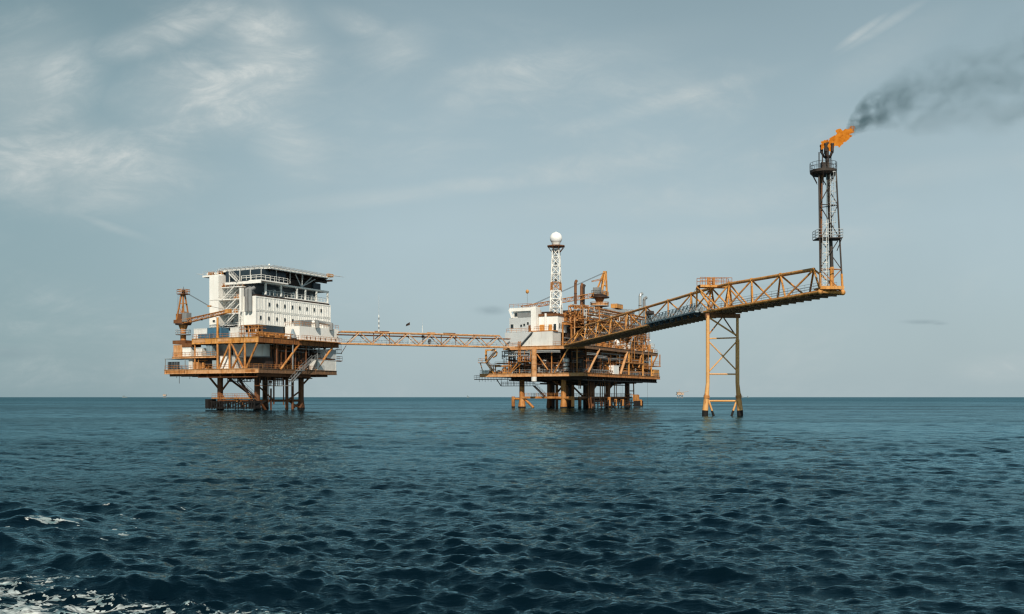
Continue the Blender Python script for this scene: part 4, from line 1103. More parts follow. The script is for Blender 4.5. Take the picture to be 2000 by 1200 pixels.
while z<23.8:
    g.beam(lc-r1*.5-d1*.5+Vector((0,0,z)),lc+r1*.5-d1*.5+Vector((0,0,z)),.05,.1); g.beam(lc-r1*.25+Vector((0,0,z)),lc+r1*.25+Vector((0,0,z)),.06); z+=.45
g.build('ladder',M['orange'],FBr)
# stowed gangway along the left chord
t=empty('gangway','blue-grey lattice gangway stowed along the side of the flare bridge','gangway',FW,(31.5,176,17))
ga=lp1(ss1[7]-10.5)-r1*.9; gb=lp1(L1-1.5)-r1*.9
ga=Vector((ga.x,ga.y,17.9)); gb=Vector((gb.x,gb.y,17.9))
G().beam(ga,gb,1.3,.25).build('floor',M['bluegrey'],t)
g=G(); n=15
for off in (-.65,.65):
    for k in range(n):
        a=ga.lerp(gb,k/n)+r1*off; b=ga.lerp(gb,(k+1)/n)+r1*off; u=Vector((0,0,1.35))
        g.tube(a+u,b+u,.06,n=5); g.tube(a,b+u,.05,n=5); g.tube(a+u,b,.05,n=5); g.tube(a,a+u,.05,n=5)
g.build('side_lattice',M['bluegrey'],t)
g=G()
for k in range(9):
    a=ga.lerp(gb,(k+.7)/9); G().beam(a+Vector((0,0,-.15)),a+Vector((0,0,-.7))+r1*.3,.6,.6).build('support_bracket',M['navy'],t)
g=G(); w0=ga.lerp(gb,.04)
g.tube(w0-r1*.5+Vector((0,0,2.1)),w0+r1*.5+Vector((0,0,2.1)),.5,n=12); g.tube(w0+d1*1.4-r1*.5+Vector((0,0,2.0)),w0+d1*1.4+r1*.5+Vector((0,0,2.0)),.42,n=12)
g.beam(w0+Vector((0,0,.2)),w0+Vector((0,0,1.6)),.8,.8); g.build('winch_drum',M['black'],t)
g=G(); R=random.Random(2)
for k in range(16):
    a=ga.lerp(gb,R.uniform(.15,1))+r1*R.uniform(-.5,.5); g.beam(a+Vector((0,0,.2)),a+d1*.5+Vector((0,0,.2)),.4,R.uniform(.3,1.5))
g.build('machinery',M['midgrey'],t)
t=empty('lifting_cable','thin cable with a dark spreader bar slung from the bridge top platform','cable',FW,(30,180,20))
cA=pA; cB=ga.lerp(gb,.75)+Vector((0,0,1.2)); g=G().tube(cA,cB,.03,n=4); g.build('rope',M['wire'],t)
c_=ga.lerp(gb,.62)+Vector((0,0,3.2)); G().beam(c_-d1*1.0,c_+d1*1.6,.3,.15).build('spreader_bar',M['black'],t)

# trestle
TR=empty('bridge_trestle','tall faded orange two-legged trestle standing in the sea under the flare bridge','trestle',FW,(35.2,169.8,0))
tl=Vector((33.15,168.6,0)); tr=tl+Vector((5.2,.75,0))
tx=(tr-tl).normalized()
for b_,sgn in ((tl,-1),(tr,1)):
    g=G().tube(b_+Vector((0,0,5.5)),b_+Vector((0,0,17.0 if sgn<0 else 13.0)),.31 if sgn<0 else .33,n=14)
    q=b_+tx*sgn*.45
    g.tube(q+Vector((0,0,.95)),b_+Vector((0,0,5.5)),.5,.32,n=14)
    if sgn>0: g.tube(b_+Vector((0,0,13.0)),b_+Vector((0,0,17.0)),.24,n=14)
    o=g.build('leg',M['trestle'],TR)
    G().tube(q+tx*sgn*.12+Vector((0,0,-3)),q+Vector((0,0,.95)),.51,n=14).build('splash_zone',M['splash'],o)
    g=G(); g.tube(b_-tx*sgn*.1+Vector((0,0,2.8)),b_-tx*sgn*.75+Vector((0,0,.9)),.17,n=8); s2=g.build('raking_pile',M['trestle'],TR)
    G().tube(b_-tx*sgn*.75+Vector((0,0,.9)),b_-tx*sgn*1.3+Vector((0,0,-.8)),.2,n=8).build('splash_zone',M['splash'],s2)
    g=G().tube(q*.5+b_*.5+Vector((0,0,3.0)),q*.4+b_*.6+Vector((0,0,3.5)),.52,n=12); g.beam(q*.5+b_*.5+tx*sgn*.3+Vector((0,-.3,1.6)),q*.5+b_*.5+tx*sgn*.25+Vector((0,-.3,3.8)),.2); g.build('clamp',M['orange'],TR)
def tz(s,z): return tl.lerp(tr,s)+Vector((0,0,z))
for a_,b_,r_,m_ in (((0,2.55),(1,2.55),.16,'trestle'),((0,7.1),(1,7.1),.13,'trestle'),((0,13.1),(1,13.3),.12,'trestle'),((0,7.3),(1,12.8),.12,'trestle'),((0,12.8),(1,7.6),.12,'trestle'),((0,16.8),(1,13.6),.15,'trestle'),((0,13.6),(.5,16.8),.12,'orange'),((.52,16.8),(.95,13.6),.12,'brown')):
    G().tube(tz(*a_),tz(*b_),r_,n=8).build('brace',M[m_],TR)
G().beam(tz(-.08,17.0),tz(1.08,17.0),.5,.7).build('cap_beam',M['brown'],TR)

# ------------------------------------------------------------------ FLARE TOWER
FT=empty('flare_tower','dark scorched steel lattice flare tower rising from the end of the orange bridge','flare tower',FW,tuple((eL+eR)/2))
bl=eL.copy(); br=eR.copy(); bb=(eL+eR)/2-d2*2.7+Vector((0,0,.2))
tc=(eL+eR)/2-d2*1.4; tc.x=44.7
ztop=34.0
tl_=Vector((42.85,139.0,ztop)); tr_=Vector((45.35,139.3,ztop)); tb_=Vector((43.75,141.2,ztop))
lo={'l':bl,'r':br,'b':bb}; hi={'l':tl_,'r':tr_,'b':tb_}
bl.z=zc; 
nlev=[0,.20,.47,.735,1.0]
for k in 'lrb':
    G().tube(lo[k],lo[k].lerp(hi[k],.16),.17,n=8).build('leg_foot',M['orange2'],FT)
    G().tube(lo[k].lerp(hi[k],.16),hi[k],.12,n=8).build('leg',M['flare'],FT)
for i in range(len(nlev)-1):
    g=G(); a,b=nlev[i],nlev[i+1]
    for u,v in (('l','r'),('r','b'),('b','l')):
        if i%2: g.tube(lo[u].lerp(hi[u],a),lo[v].lerp(hi[v],b),.07,n=5)
        else: g.tube(lo[v].lerp(hi[v],a),lo[u].lerp(hi[u],b),.07,n=5)
        g.tube(lo[u].lerp(hi[u],b),lo[v].lerp(hi[v],b),.065,n=5)
    g.build('lattice_brace',M['flare'] if i>0 else M['orange'],FT)
fc=Vector((44.75,tc.y,0))
G().tube((fc.x,fc.y,18.2),(fc.x,fc.y,21.4),.3,n=14).build('flare_riser_base',M['orange2'],FT)
G().tube((fc.x,fc.y,21.4),(fc.x-.55,fc.y,35.6),.25,n=14).build('flare_riser',M['flare'],FT)
G().tube((fc.x-1.5,fc.y+.3,18),(fc.x-1.25,fc.y+.3,35.6),.13,n=8).build('pilot_pipe',M['brown'],FT)
G().tube((fc.x-.6,fc.y-.2,18),(fc.x-.8,fc.y-.2,34),.08,n=8).build('pilot_pipe',M['bluegrey'],FT)
g=G().box(fc.x-2.3,fc.x+1.0,fc.y-2.2,fc.y+.6,18.2,18.4); g.beam((fc.x-2.3,fc.y-2.2,18.3),(fc.x+1.0,fc.y-2.2,18.3),.2,.45); g.build('base_platform',M['orange2'],FT)
G().ladder(fc.x-1.6,fc.y-2.0,18.4,27.5,ax=(1,0),w=.55,cage=True).build('caged_ladder',M['white2'],FT)
G().ladder(fc.x-.1,fc.y-.5,25.4,33.9,ax=(1,0),w=.45,cage=True).build('caged_ladder',M['grey'],FT)
g=G().box(fc.x-2.3,fc.x+1.1,fc.y-1.4,fc.y+1.2,25.25,25.37); g.build('rest_platform',M['flare'],FT)
G().rail([(fc.x-2.3,fc.y-1.4,25.37),(fc.x+1.1,fc.y-1.4,25.37),(fc.x+1.1,fc.y+1.2,25.37),(fc.x-2.3,fc.y+1.2,25.37)],closed=True,r=.035,mids=(.33,.66)).build('railing',M['grey'],FT)
g=G(); g.tube((fc.x+1.0,fc.y-1.2,25.2),(fc.x+.6,fc.y-.4,23.6),.06,n=5); g.build('platform_brace',M['flare'],FT)
pc=Vector((43.65,139.6,0))
G().tube((pc.x,pc.y,34.0),(pc.x,pc.y,34.35),1.8,1.85,n=28).build('top_platform',M['flare'],FT)
G().tube((pc.x,pc.y,33.7),(pc.x,pc.y,33.995),1.5,1.8,n=28).build('platform_skirt',M['black'],FT)
G().rail([(pc.x+1.82*math.cos(k*PI/8),pc.y+1.82*math.sin(k*PI/8),34.35) for k in range(16)],closed=True,h=1.05,step=.8,r=.028).build('railing',M['black'],FT)
g=G()
for k in range(6):
    u=k*PI/3+.2; g.tube((pc.x+1.7*math.cos(u),pc.y+1.7*math.sin(u),33.9),(pc.x+.95*math.cos(u),pc.y+.95*math.sin(u),32.6),.05,n=5)
g.build('platform_brace',M['black'],FT)
for x,y,z in ((pc.x-.75,pc.y-.5,36.8),(pc.x-.4,pc.y-.9,36.2),(pc.x+1.1,pc.y+.1,36.9)): G().tube((x,y,34.3),(x,y,z),.08,n=8).build('pilot_pipe',M['black'],FT)
G().box(pc.x-.4,pc.x+.2,pc.y-.6,pc.y+.1,34.35,35.4).build('control_box',M['black'],FT)
# burner heads
hx,hy=fc.x-.6,fc.y
G().tube((hx,hy,35.5),(hx,hy,36.4),.3,n=12).build('manifold',M['black'],FT)
for k in range(5):
    u=2*PI*k/5+.35; x=hx+.78*math.cos(u); y=hy+.78*math.sin(u)
    g=G().path([(hx,hy,35.9),(hx+.5*math.cos(u),hy+.5*math.sin(u),36.3),(x,y,36.9)],.16,n=8)
    g.tube((x,y,36.8),(x,y,37.7),.21,n=10); g.tube((x,y,37.7),(x,y,37.95),.27,.24,n=10); g.build('burner',M['black'],FT)
g=G().tube((hx,hy,36.3),(hx,hy,38.0),.2,n=10); g.tube((hx,hy,38.0),(hx,hy,38.2),.27,n=10); g.build('burner',M['black'],FT)
for o in FT.children:                     # the upper part of the tower is a little taller
    for v in o.data.vertices:
        zz=v.co.z+FT.location.z
        if zz>26: v.co.z+=.62*min(1,(zz-26)/7)
# flame
def flame_mat():
    m=bpy.data.materials.new('flame'); m.use_nodes=True; nt=m.node_tree; nt.nodes.clear(); L=nt.links
    out=nt.nodes.new('ShaderNodeOutputMaterial'); em=nt.nodes.new('ShaderNodeEmission')
    tc=nt.nodes.new('ShaderNodeTexCoord'); n=N(nt,'ShaderNodeTexNoise',Scale=1.6,Detail=6.0,Roughness=.65)
    r=nt.nodes.new('ShaderNodeValToRGB'); e=r.color_ramp.elements
    e[0].position=.3; e[0].color=(.28,.07,.012,1); e[1].position=.72; e[1].color=(.80,.30,.04,1)
    x=e.new(.46); x.color=(.62,.19,.017,1)
    L.new(tc.outputs['Object'],n.inputs['Vector']); L.new(n.outputs['Fac'],r.inputs['Fac']); L.new(r.outputs['Color'],em.inputs['Color'])
    em.inputs['Strength'].default_value=1.0; L.new(em.outputs[0],out.inputs['Surface'])
    return m
M['flame']=flame_mat()
FL0=Vector((hx,hy,38.2)); FLT=Vector((hx+3.9,hy+.6,41.0))
g=G(); R=random.Random(21)
for i in range(150):
    t_=i/149; c=FL0.lerp(FLT,t_); rad=.28+.62*math.sin(PI*min(1,t_*1.05+.08))**.8*(1-.35*t_)
    off=Vector((R.gauss(0,.22),R.gauss(0,.25),R.gauss(0,.26)*(1-.3*t_)))*(.5+.8*math.sin(PI*t_))
    g.ball(c+off*1.2,rad*R.uniform(.2,.5),12,8)
for x,z in ((-.6,.05),(-.35,.3),(-.75,-.15),(.3,.2),(.6,.1)): g.ball(FL0+Vector((x,-.2,z+.2)),R.uniform(.18,.32),12,8,1.5)
for v in range(len(g.v)):
    p=Vector(g.v[v]); n_=mnoise.noise_vector(p*1.5)*.26+mnoise.noise_vector(p*4.5)*.2+Vector((.2,0,.14))*mnoise.noise(p*2.5); g.v[v]=tuple(p+n_)
t=g.build('flare_flame',M['flame'],None,FW,tuple(FL0))
retag(t,'bright orange gas flame blowing to the right from the flare tower tip','flame')

# smoke: a volume inside a widening hull
def smoke_mat(ax, length):
    m=bpy.data.materials.new('smoke'); m.use_nodes=True; nt=m.node_tree; nt.nodes.clear(); L=nt.links
    out=nt.nodes.new('ShaderNodeOutputMaterial'); pv=nt.nodes.new('ShaderNodeVolumePrincipled')
    tc=nt.nodes.new('ShaderNodeTexCoord')
    def mth(op,a,b=None,clamp=False):
        n=nt.nodes.new('ShaderNodeMath'); n.operation=op; n.use_clamp=clamp
        for i,x in enumerate((a,b)):
            if x is None: continue
            if isinstance(x,(int,float)): n.inputs[i].default_value=x
            else: L.new(x,n.inputs[i])
        return n.outputs[0]
    # local x along the plume, radius grows as sqrt
    nz=N(nt,'ShaderNodeTexNoise',Scale=.16,Detail=3.0); L.new(tc.outputs['Object'],nz.inputs['Vector'])
    sb=N(nt,'ShaderNodeVectorMath',_operation='SUBTRACT'); L.new(nz.outputs['Color'],sb.inputs[0]); sb.inputs[1].default_value=(.5,.5,.5)
    sep0=nt.nodes.new('ShaderNodeSeparateXYZ'); L.new(tc.outputs['Object'],sep0.inputs[0])
    x=sep0.outputs[0]
    amp=mth('ADD',mth('MULTIPLY',x,.28),.6)
    scl=N(nt,'ShaderNodeVectorMath',_operation='SCALE'); L.new(sb.outputs[0],scl.inputs[0]); L.new(amp,scl.inputs['Scale'])
    ad=N(nt,'ShaderNodeVectorMath',_operation='ADD'); L.new(tc.outputs['Object'],ad.inputs[0]); L.new(scl.outputs[0],ad.inputs[1])
    sep=nt.nodes.new('ShaderNodeSeparateXYZ'); L.new(ad.outputs[0],sep.inputs[0])
    y=sep.outputs[1]; z=mth('SUBTRACT',sep.outputs[2],mth('MULTIPLY',mth('SUBTRACT',1.0,mth('EXPONENT',mth('MULTIPLY',mth('MAXIMUM',x,0.0),-.36))),3.1))
    rad=mth('ADD',mth('MULTIPLY',mth('POWER',mth('MAXIMUM',x,.01),.62),1.02),.45)
    rr=mth('SQRT',mth('ADD',mth('MULTIPLY',y,y),mth('MULTIPLY',z,z)))
    q=mth('DIVIDE',rr,rad)
    fall=mth('SUBTRACT',1.0,q,True)
    # lumps, finer near the flame
    mp=N(nt,'ShaderNodeVectorMath',_operation='SCALE'); L.new(ad.outputs[0],mp.inputs[0])
    fs=mth('DIVIDE',1.0,mth('ADD',1.0,mth('MULTIPLY',x,.06))); L.new(fs,mp.inputs['Scale'])
    n2=N(nt,'ShaderNodeTexNoise',Scale=.75,Detail=4.0,Roughness=.6); L.new(mp.outputs[0],n2.inputs['Vector'])
    lump=mth('SUBTRACT',n2.outputs['Fac'],.41)
    lump=mth('MULTIPLY',lump,5.0,False)
    lump=mth('MINIMUM',mth('MAXIMUM',lump,0.0),1.0)
    dens=mth('MULTIPLY',mth('MULTIPLY',fall,1.6,True),lump)
    base=mth('DIVIDE',4.5,mth('ADD',1.0,mth('MULTIPLY',mth('POWER',mth('MAXIMUM',x,.01),2.0),.38)))
    base=mth('ADD',base,.044)
    st=mth('MULTIPLY',mth('MINIMUM',mth('MULTIPLY',mth('MAXIMUM',x,0.0),1.0),1.0),1.0)
    dens=mth('MULTIPLY',mth('MULTIPLY',dens,base),st)
    L.new(dens,pv.inputs['Density'])
    pv.inputs['Color'].default_value=(.15,.28,.32,1); pv.inputs['Anisotropy'].default_value=.2
    L.new(pv.outputs[0],out.inputs['Volume'])
    return m
S0=Vector((hx+2.9,hy+.5,40.2)); SD=Vector((1.0,.12,.22)).normalized(); SL=60
M['smoke']=smoke_mat(SD,SL)
g=G(); g.tube((-1,0,0),(12,0,0),1.6,4.6,n=20,caps=False); g.tube((12,0,0),(SL,0,0),4.6,17,n=20,caps=False)
# close the hull with shared end rings
me=bpy.data.meshes.new('smoke_plume')
ring=[(math.cos(2*PI*i/20),math.sin(2*PI*i/20)) for i in range(20)]
vs=[];fs=[]
for X_,R_ in ((-1.2,2.6),(12,10.5),(SL,19)):
    vs+=[(X_,c_*R_,s_*R_) for c_,s_ in ring]
for j in range(2):
    for i in range(20): fs.append((j*20+i,j*20+(i+1)%20,(j+1)*20+(i+1)%20,(j+1)*20+i))
fs.append(tuple(range(19,-1,-1))); fs.append(tuple(range(40,60)))
me.from_pydata(vs,[],fs); me.materials.append(M['smoke']); me.update()
sm=bpy.data.objects.new('smoke_plume',me); C.objects.link(sm); sm.location=S0
sm.rotation_mode='QUATERNION'; sm.rotation_quaternion=SD.to_track_quat('X','Z')
retag(sm,'dark grey smoke trailing up to the right from the flame','smoke',kind='stuff')

# ------------------------------------------------------------------ FAR PLATFORMS
def far_platform(X,Y,w,h,mat,label,boom=True,mastH=0,jacket=True):
    t=empty('distant_platform',label,'oil platform',FW,(X,Y,0),'platforms on the horizon')
    g=G()
    for s_ in (-.38,-.12,.15,.38): g.tube((X+w*s_,Y,-2),(X+w*s_*.9,Y,h*.42),w*.035,n=6)
    g.tube((X-w*.38,Y,2),(X+w*.1,Y,h*.4),w*.02,n=5); g.tube((X+w*.38,Y,2),(X,Y,h*.4),w*.02,n=5); g.build('leg',mat,t)
    G().box(X-w/2,X+w/2,Y-w*.4,Y+w*.4,h*.42,h*.5).build('deck',mat,t)
    G().box(X-w*.42,X+w*.1,Y-w*.35,Y+w*.3,h*.5,h*.72).box(X+w*.15,X+w*.45,Y-w*.3,Y+w*.3,h*.5,h*.66).build('module',mat,t)
    G().box(X-w*.46,X+w*.5,Y-w*.4,Y+w*.4,h*.72,h*.78).build('upper_deck',mat,t)
    if mastH: G().tube((X-w*.12,Y,h*.78),(X-w*.1,Y,h*.78+mastH),w*.05,w*.015,n=5).build('mast',mat,t)
    if boom: G().tube((X+w*.45,Y,h*.72),(X+w*1.25,Y,h*.92),w*.03,w*.015,n=5).build('flare_boom',mat,t)
far_platform(3000*.1688,3000,22,24,M['far'],'distant orange platform with a flare boom on the horizon left of the trestle',True,9)
far_platform(-4200*.3488,4200,14,19,M['far'],'distant small platform on the horizon near the left platform edge',True,0)
def far_ship(px,Y,L_,h,label):
    X=(px-1000)/1944*Y
    t=empty('distant_ship',label,'ship',FW,(X,Y,0),'ships on the horizon')
    G().prism([(X-L_/2,Y-4),(X+L_*.4,Y-4),(X+L_/2,Y),(X+L_*.4,Y+4),(X-L_/2,Y+4)],-1,h*.45).build('hull',M['fargrey'],t)
    G().box(X-L_*.4,X-L_*.12,Y-3,Y+3,h*.45,h).build('superstructure',M['fargrey'],t)
far_ship(244,6500,34,13,'tiny hazy vessel on the horizon at the far left')
far_ship(914,6500,14,16,'tiny grey speck of a vessel on the horizon between the two platforms')
far_ship(1450,6500,16,15,'tiny pale vessel on the horizon just right of the trestle')
far_ship(1461,6500,12,10,'smaller of the two pale vessels right of the trestle')

# ------------------------------------------------------------------ SEA
NR=np.random.RandomState(7)
K=220
lam=np.exp(NR.uniform(math.log(.17),math.log(6.5),K)); lam.sort()
th=math.radians(74)+NR.normal(0,1,K)*np.radians(np.where(lam>1.0,27,48))      # heading of travel, waves come across from the right and back
slope=.0385*np.where(lam>.65,.68,1.0)*np.where(lam>1.2,.56,1.0)*np.where(lam>2.4,.72,1.0)
amp=slope*lam/(2*PI); kk=2*PI/lam; kx=kk*np.cos(th); ky=kk*np.sin(th); ph=NR.uniform(0,2*PI,K)
def wake(x,y):
    """bow wave ridges of the boat the picture is taken from"""
    h=np.zeros_like(x)
    for (cx,cy,ang,ln,wd,am) in ((-11.9,23.8,14,1.9,.65,.36),(-12.6,25.2,20,1.8,.6,.28),(-10.9,20.9,-24,1.8,.55,.36),(-13,22,12,3.0,.9,.3),(-4.6,16.6,8,1.5,.45,.22),(-8,18.6,-22,2.0,.5,.18),(-2.4,17.8,14,1.8,.5,.14),(-9,16.3,5,3,.9,.12)):
        a=math.radians(ang); u=(x-cx)*math.cos(a)+(y-cy)*math.sin(a); v=-(x-cx)*math.sin(a)+(y-cy)*math.cos(a)
        h+=am*np.exp(-(u/ln)**2)*np.exp(-(np.abs(v)/wd)**1.5)
    return h
def sea_h(x,y,cell):
    h=np.zeros_like(x); dx=np.zeros_like(x); dy=np.zeros_like(x)
    # gusts: patches of rougher and smoother water
    gust=1+.28*np.sin(x*.11+1.3+.6*np.sin(y*.05))*np.sin(y*.07+.5)+.15*np.sin(x*.31-y*.23)
    for i in range(K):
        w=np.clip((lam[i]/cell-2.0)/2.0,0,1)
        if not (w>0).any(): continue
        p=kx[i]*x+ky[i]*y+ph[i]; a=amp[i]*w*(gust if lam[i]<4 else 1)
        h+=a*np.cos(p); s=np.sin(p)*a*.6; dx-=s*math.cos(th[i]); dy-=s*math.sin(th[i])
    return h+wake(x,y),dx,dy
rows=[0.5,2,4,6]; r=7.0
while r<900: rows.append(r); r*=1.0038
while r<60000: rows.append(r); r*=1.22
rows=np.array(rows)
dense=np.radians(np.linspace(-47,47,1340)); coarse=np.radians(np.linspace(47,313,90)[1:-1])
ang=np.concatenate([dense,coarse])
Rg,Ag=np.meshgrid(rows,ang,indexing='ij')
X=Rg*np.sin(Ag); Y=Rg*np.cos(Ag)
cell=np.maximum(np.gradient(rows)[:,None]*np.ones_like(Ag),.001)
sec=(np.abs(Ag)<math.radians(47.01))
cell=np.where(sec,cell,np.maximum(cell,Rg*.085))
H,DX,DY=sea_h(X,Y,cell)
fade=np.clip((900-Rg)/300,0,1)
H*=fade; X2=X+DX*fade; Y2=Y+DY*fade
def grid_mesh(name,X,Y,Z,wrap):
    nr,na=X.shape
    me=bpy.data.meshes.new(name); co=np.stack([X,Y,Z],-1).reshape(-1,3).astype(np.float32)
    i=np.arange(nr-1)[:,None]; j=np.arange(na if wrap else na-1)[None,:]; j2=(j+1)%na
    q=np.stack([i*na+j,i*na+j2,(i+1)*na+j2,(i+1)*na+j],-1).reshape(-1,4)
    me.vertices.add(len(co)); me.vertices.foreach_set('co',co.ravel())
    me.loops.add(q.size); me.loops.foreach_set('vertex_index',q.ravel().astype(np.int32))
    me.polygons.add(len(q)); me.polygons.foreach_set('loop_start',np.arange(0,q.size,4,dtype=np.int32)); me.polygons.foreach_set('loop_total',np.full(len(q),4,np.int32))
    me.polygons.foreach_set('use_smooth',np.ones(len(q),bool)); me.update(calc_edges=True); me.validate()
    return me
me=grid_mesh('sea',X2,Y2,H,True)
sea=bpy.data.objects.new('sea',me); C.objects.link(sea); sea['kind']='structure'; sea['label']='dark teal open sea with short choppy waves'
m,nt,b=nodes('sea_water'); L=nt.links
tc=N(nt,'ShaderNodeTexCoord')
b.inputs['Base Color'].default_value=(.004,.020,.030,1); b.inputs['IOR'].default_value=1.33

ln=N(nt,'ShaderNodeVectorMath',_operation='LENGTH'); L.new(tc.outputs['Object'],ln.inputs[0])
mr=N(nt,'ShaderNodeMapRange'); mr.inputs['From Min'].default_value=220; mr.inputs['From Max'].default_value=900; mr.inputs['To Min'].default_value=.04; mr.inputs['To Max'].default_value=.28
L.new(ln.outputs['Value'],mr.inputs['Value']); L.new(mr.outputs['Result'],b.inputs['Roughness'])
# base colour of the water lifts a little far out, painted as haze
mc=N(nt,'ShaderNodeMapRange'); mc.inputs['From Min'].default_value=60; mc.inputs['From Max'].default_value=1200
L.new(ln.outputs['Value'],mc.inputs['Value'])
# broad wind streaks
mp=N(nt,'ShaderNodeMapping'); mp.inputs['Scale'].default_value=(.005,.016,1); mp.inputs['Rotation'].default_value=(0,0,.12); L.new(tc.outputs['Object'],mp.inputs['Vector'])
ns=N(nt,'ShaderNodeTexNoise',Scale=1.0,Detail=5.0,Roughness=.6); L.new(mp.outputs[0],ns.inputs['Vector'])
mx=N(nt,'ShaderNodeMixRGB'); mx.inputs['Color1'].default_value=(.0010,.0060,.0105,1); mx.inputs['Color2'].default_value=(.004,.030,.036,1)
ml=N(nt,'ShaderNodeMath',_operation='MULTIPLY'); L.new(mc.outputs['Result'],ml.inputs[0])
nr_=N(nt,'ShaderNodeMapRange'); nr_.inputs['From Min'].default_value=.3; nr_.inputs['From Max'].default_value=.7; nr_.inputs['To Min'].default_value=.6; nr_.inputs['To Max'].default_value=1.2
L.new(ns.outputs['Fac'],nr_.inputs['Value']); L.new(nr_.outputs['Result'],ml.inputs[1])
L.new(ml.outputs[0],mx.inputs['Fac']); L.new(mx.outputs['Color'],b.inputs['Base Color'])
# surface reflection, its dimming with distance painted into the tint, weighted by Fresnel
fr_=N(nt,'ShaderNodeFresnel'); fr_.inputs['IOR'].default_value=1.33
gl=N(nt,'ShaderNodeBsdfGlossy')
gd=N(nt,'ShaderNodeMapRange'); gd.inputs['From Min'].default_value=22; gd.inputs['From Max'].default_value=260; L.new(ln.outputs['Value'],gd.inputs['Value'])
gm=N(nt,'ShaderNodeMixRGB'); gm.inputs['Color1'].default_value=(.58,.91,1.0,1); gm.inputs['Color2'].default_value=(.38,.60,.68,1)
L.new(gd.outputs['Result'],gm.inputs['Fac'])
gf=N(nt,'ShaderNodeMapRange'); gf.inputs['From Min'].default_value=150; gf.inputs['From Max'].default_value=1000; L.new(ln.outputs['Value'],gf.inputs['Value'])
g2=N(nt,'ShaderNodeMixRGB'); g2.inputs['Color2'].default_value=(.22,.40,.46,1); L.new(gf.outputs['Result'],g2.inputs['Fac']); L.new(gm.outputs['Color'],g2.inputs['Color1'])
# wind streaks: darker and lighter patches painted into the reflection colour
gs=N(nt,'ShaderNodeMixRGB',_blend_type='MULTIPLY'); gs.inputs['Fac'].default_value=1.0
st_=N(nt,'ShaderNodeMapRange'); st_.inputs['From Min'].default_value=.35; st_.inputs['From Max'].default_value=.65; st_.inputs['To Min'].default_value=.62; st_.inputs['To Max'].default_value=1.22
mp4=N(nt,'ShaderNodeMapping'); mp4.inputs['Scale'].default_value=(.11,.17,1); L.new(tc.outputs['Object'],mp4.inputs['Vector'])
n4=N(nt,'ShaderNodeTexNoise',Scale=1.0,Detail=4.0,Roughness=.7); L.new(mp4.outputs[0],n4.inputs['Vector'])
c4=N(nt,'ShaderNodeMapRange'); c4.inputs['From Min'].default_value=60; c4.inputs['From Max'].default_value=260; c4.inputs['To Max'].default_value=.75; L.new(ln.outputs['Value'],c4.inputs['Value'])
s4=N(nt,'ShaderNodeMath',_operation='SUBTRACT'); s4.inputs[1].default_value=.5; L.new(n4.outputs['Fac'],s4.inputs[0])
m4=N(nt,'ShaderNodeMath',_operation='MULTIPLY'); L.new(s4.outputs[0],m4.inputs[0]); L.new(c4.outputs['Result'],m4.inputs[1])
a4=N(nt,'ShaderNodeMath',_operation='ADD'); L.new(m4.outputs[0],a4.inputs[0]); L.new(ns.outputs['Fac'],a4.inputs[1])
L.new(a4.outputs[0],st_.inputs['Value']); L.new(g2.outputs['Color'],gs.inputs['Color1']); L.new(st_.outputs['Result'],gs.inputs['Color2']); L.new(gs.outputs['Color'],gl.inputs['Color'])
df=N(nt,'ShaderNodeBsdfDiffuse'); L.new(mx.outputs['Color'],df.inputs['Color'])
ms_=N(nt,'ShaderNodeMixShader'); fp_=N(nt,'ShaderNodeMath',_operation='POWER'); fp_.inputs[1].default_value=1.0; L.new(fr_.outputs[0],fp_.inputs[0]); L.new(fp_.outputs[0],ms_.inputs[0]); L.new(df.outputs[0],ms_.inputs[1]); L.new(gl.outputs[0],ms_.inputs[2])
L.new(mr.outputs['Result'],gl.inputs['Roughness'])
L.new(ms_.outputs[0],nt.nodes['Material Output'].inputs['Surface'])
# fine ripples
n1=N(nt,'ShaderNodeTexNoise',Scale=5,Detail=5.0,Roughness=.62); mpp=N(nt,'ShaderNodeMapping'); mpp.inputs['Scale'].default_value=(.6,1.5,1); mpp.inputs['Rotation'].default_value=(0,0,.35)
L.new(tc.outputs['Object'],mpp.inputs['Vector']); L.new(mpp.outputs[0],n1.inputs['Vector'])
bp=N(nt,'ShaderNodeBump'); bp.inputs['Distance'].default_value=.045; bp.inputs['Strength'].default_value=.85
L.new(n1.outputs['Fac'],bp.inputs['Height'])
n3=N(nt,'ShaderNodeTexNoise',Scale=.35,Detail=3.0); L.new(mpp.outputs[0],n3.inputs['Vector'])
bp2=N(nt,'ShaderNodeBump'); bp2.inputs['Distance'].default_value=.5; 
ms=N(nt,'ShaderNodeMapRange'); ms.inputs['From Min'].default_value=240; ms.inputs['From Max'].default_value=900; ms.inputs['To Min'].default_value=0; ms.inputs['To Max'].default_value=.4
L.new(ln.outputs['Value'],ms.inputs['Value']); L.new(ms.outputs['Result'],bp2.inputs['Strength'])
L.new(n3.outputs['Fac'],bp2.inputs['Height']); L.new(bp.outputs[0],bp2.inputs['Normal']); 
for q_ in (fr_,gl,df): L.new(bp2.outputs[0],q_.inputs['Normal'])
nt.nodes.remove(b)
me.materials.append(m)

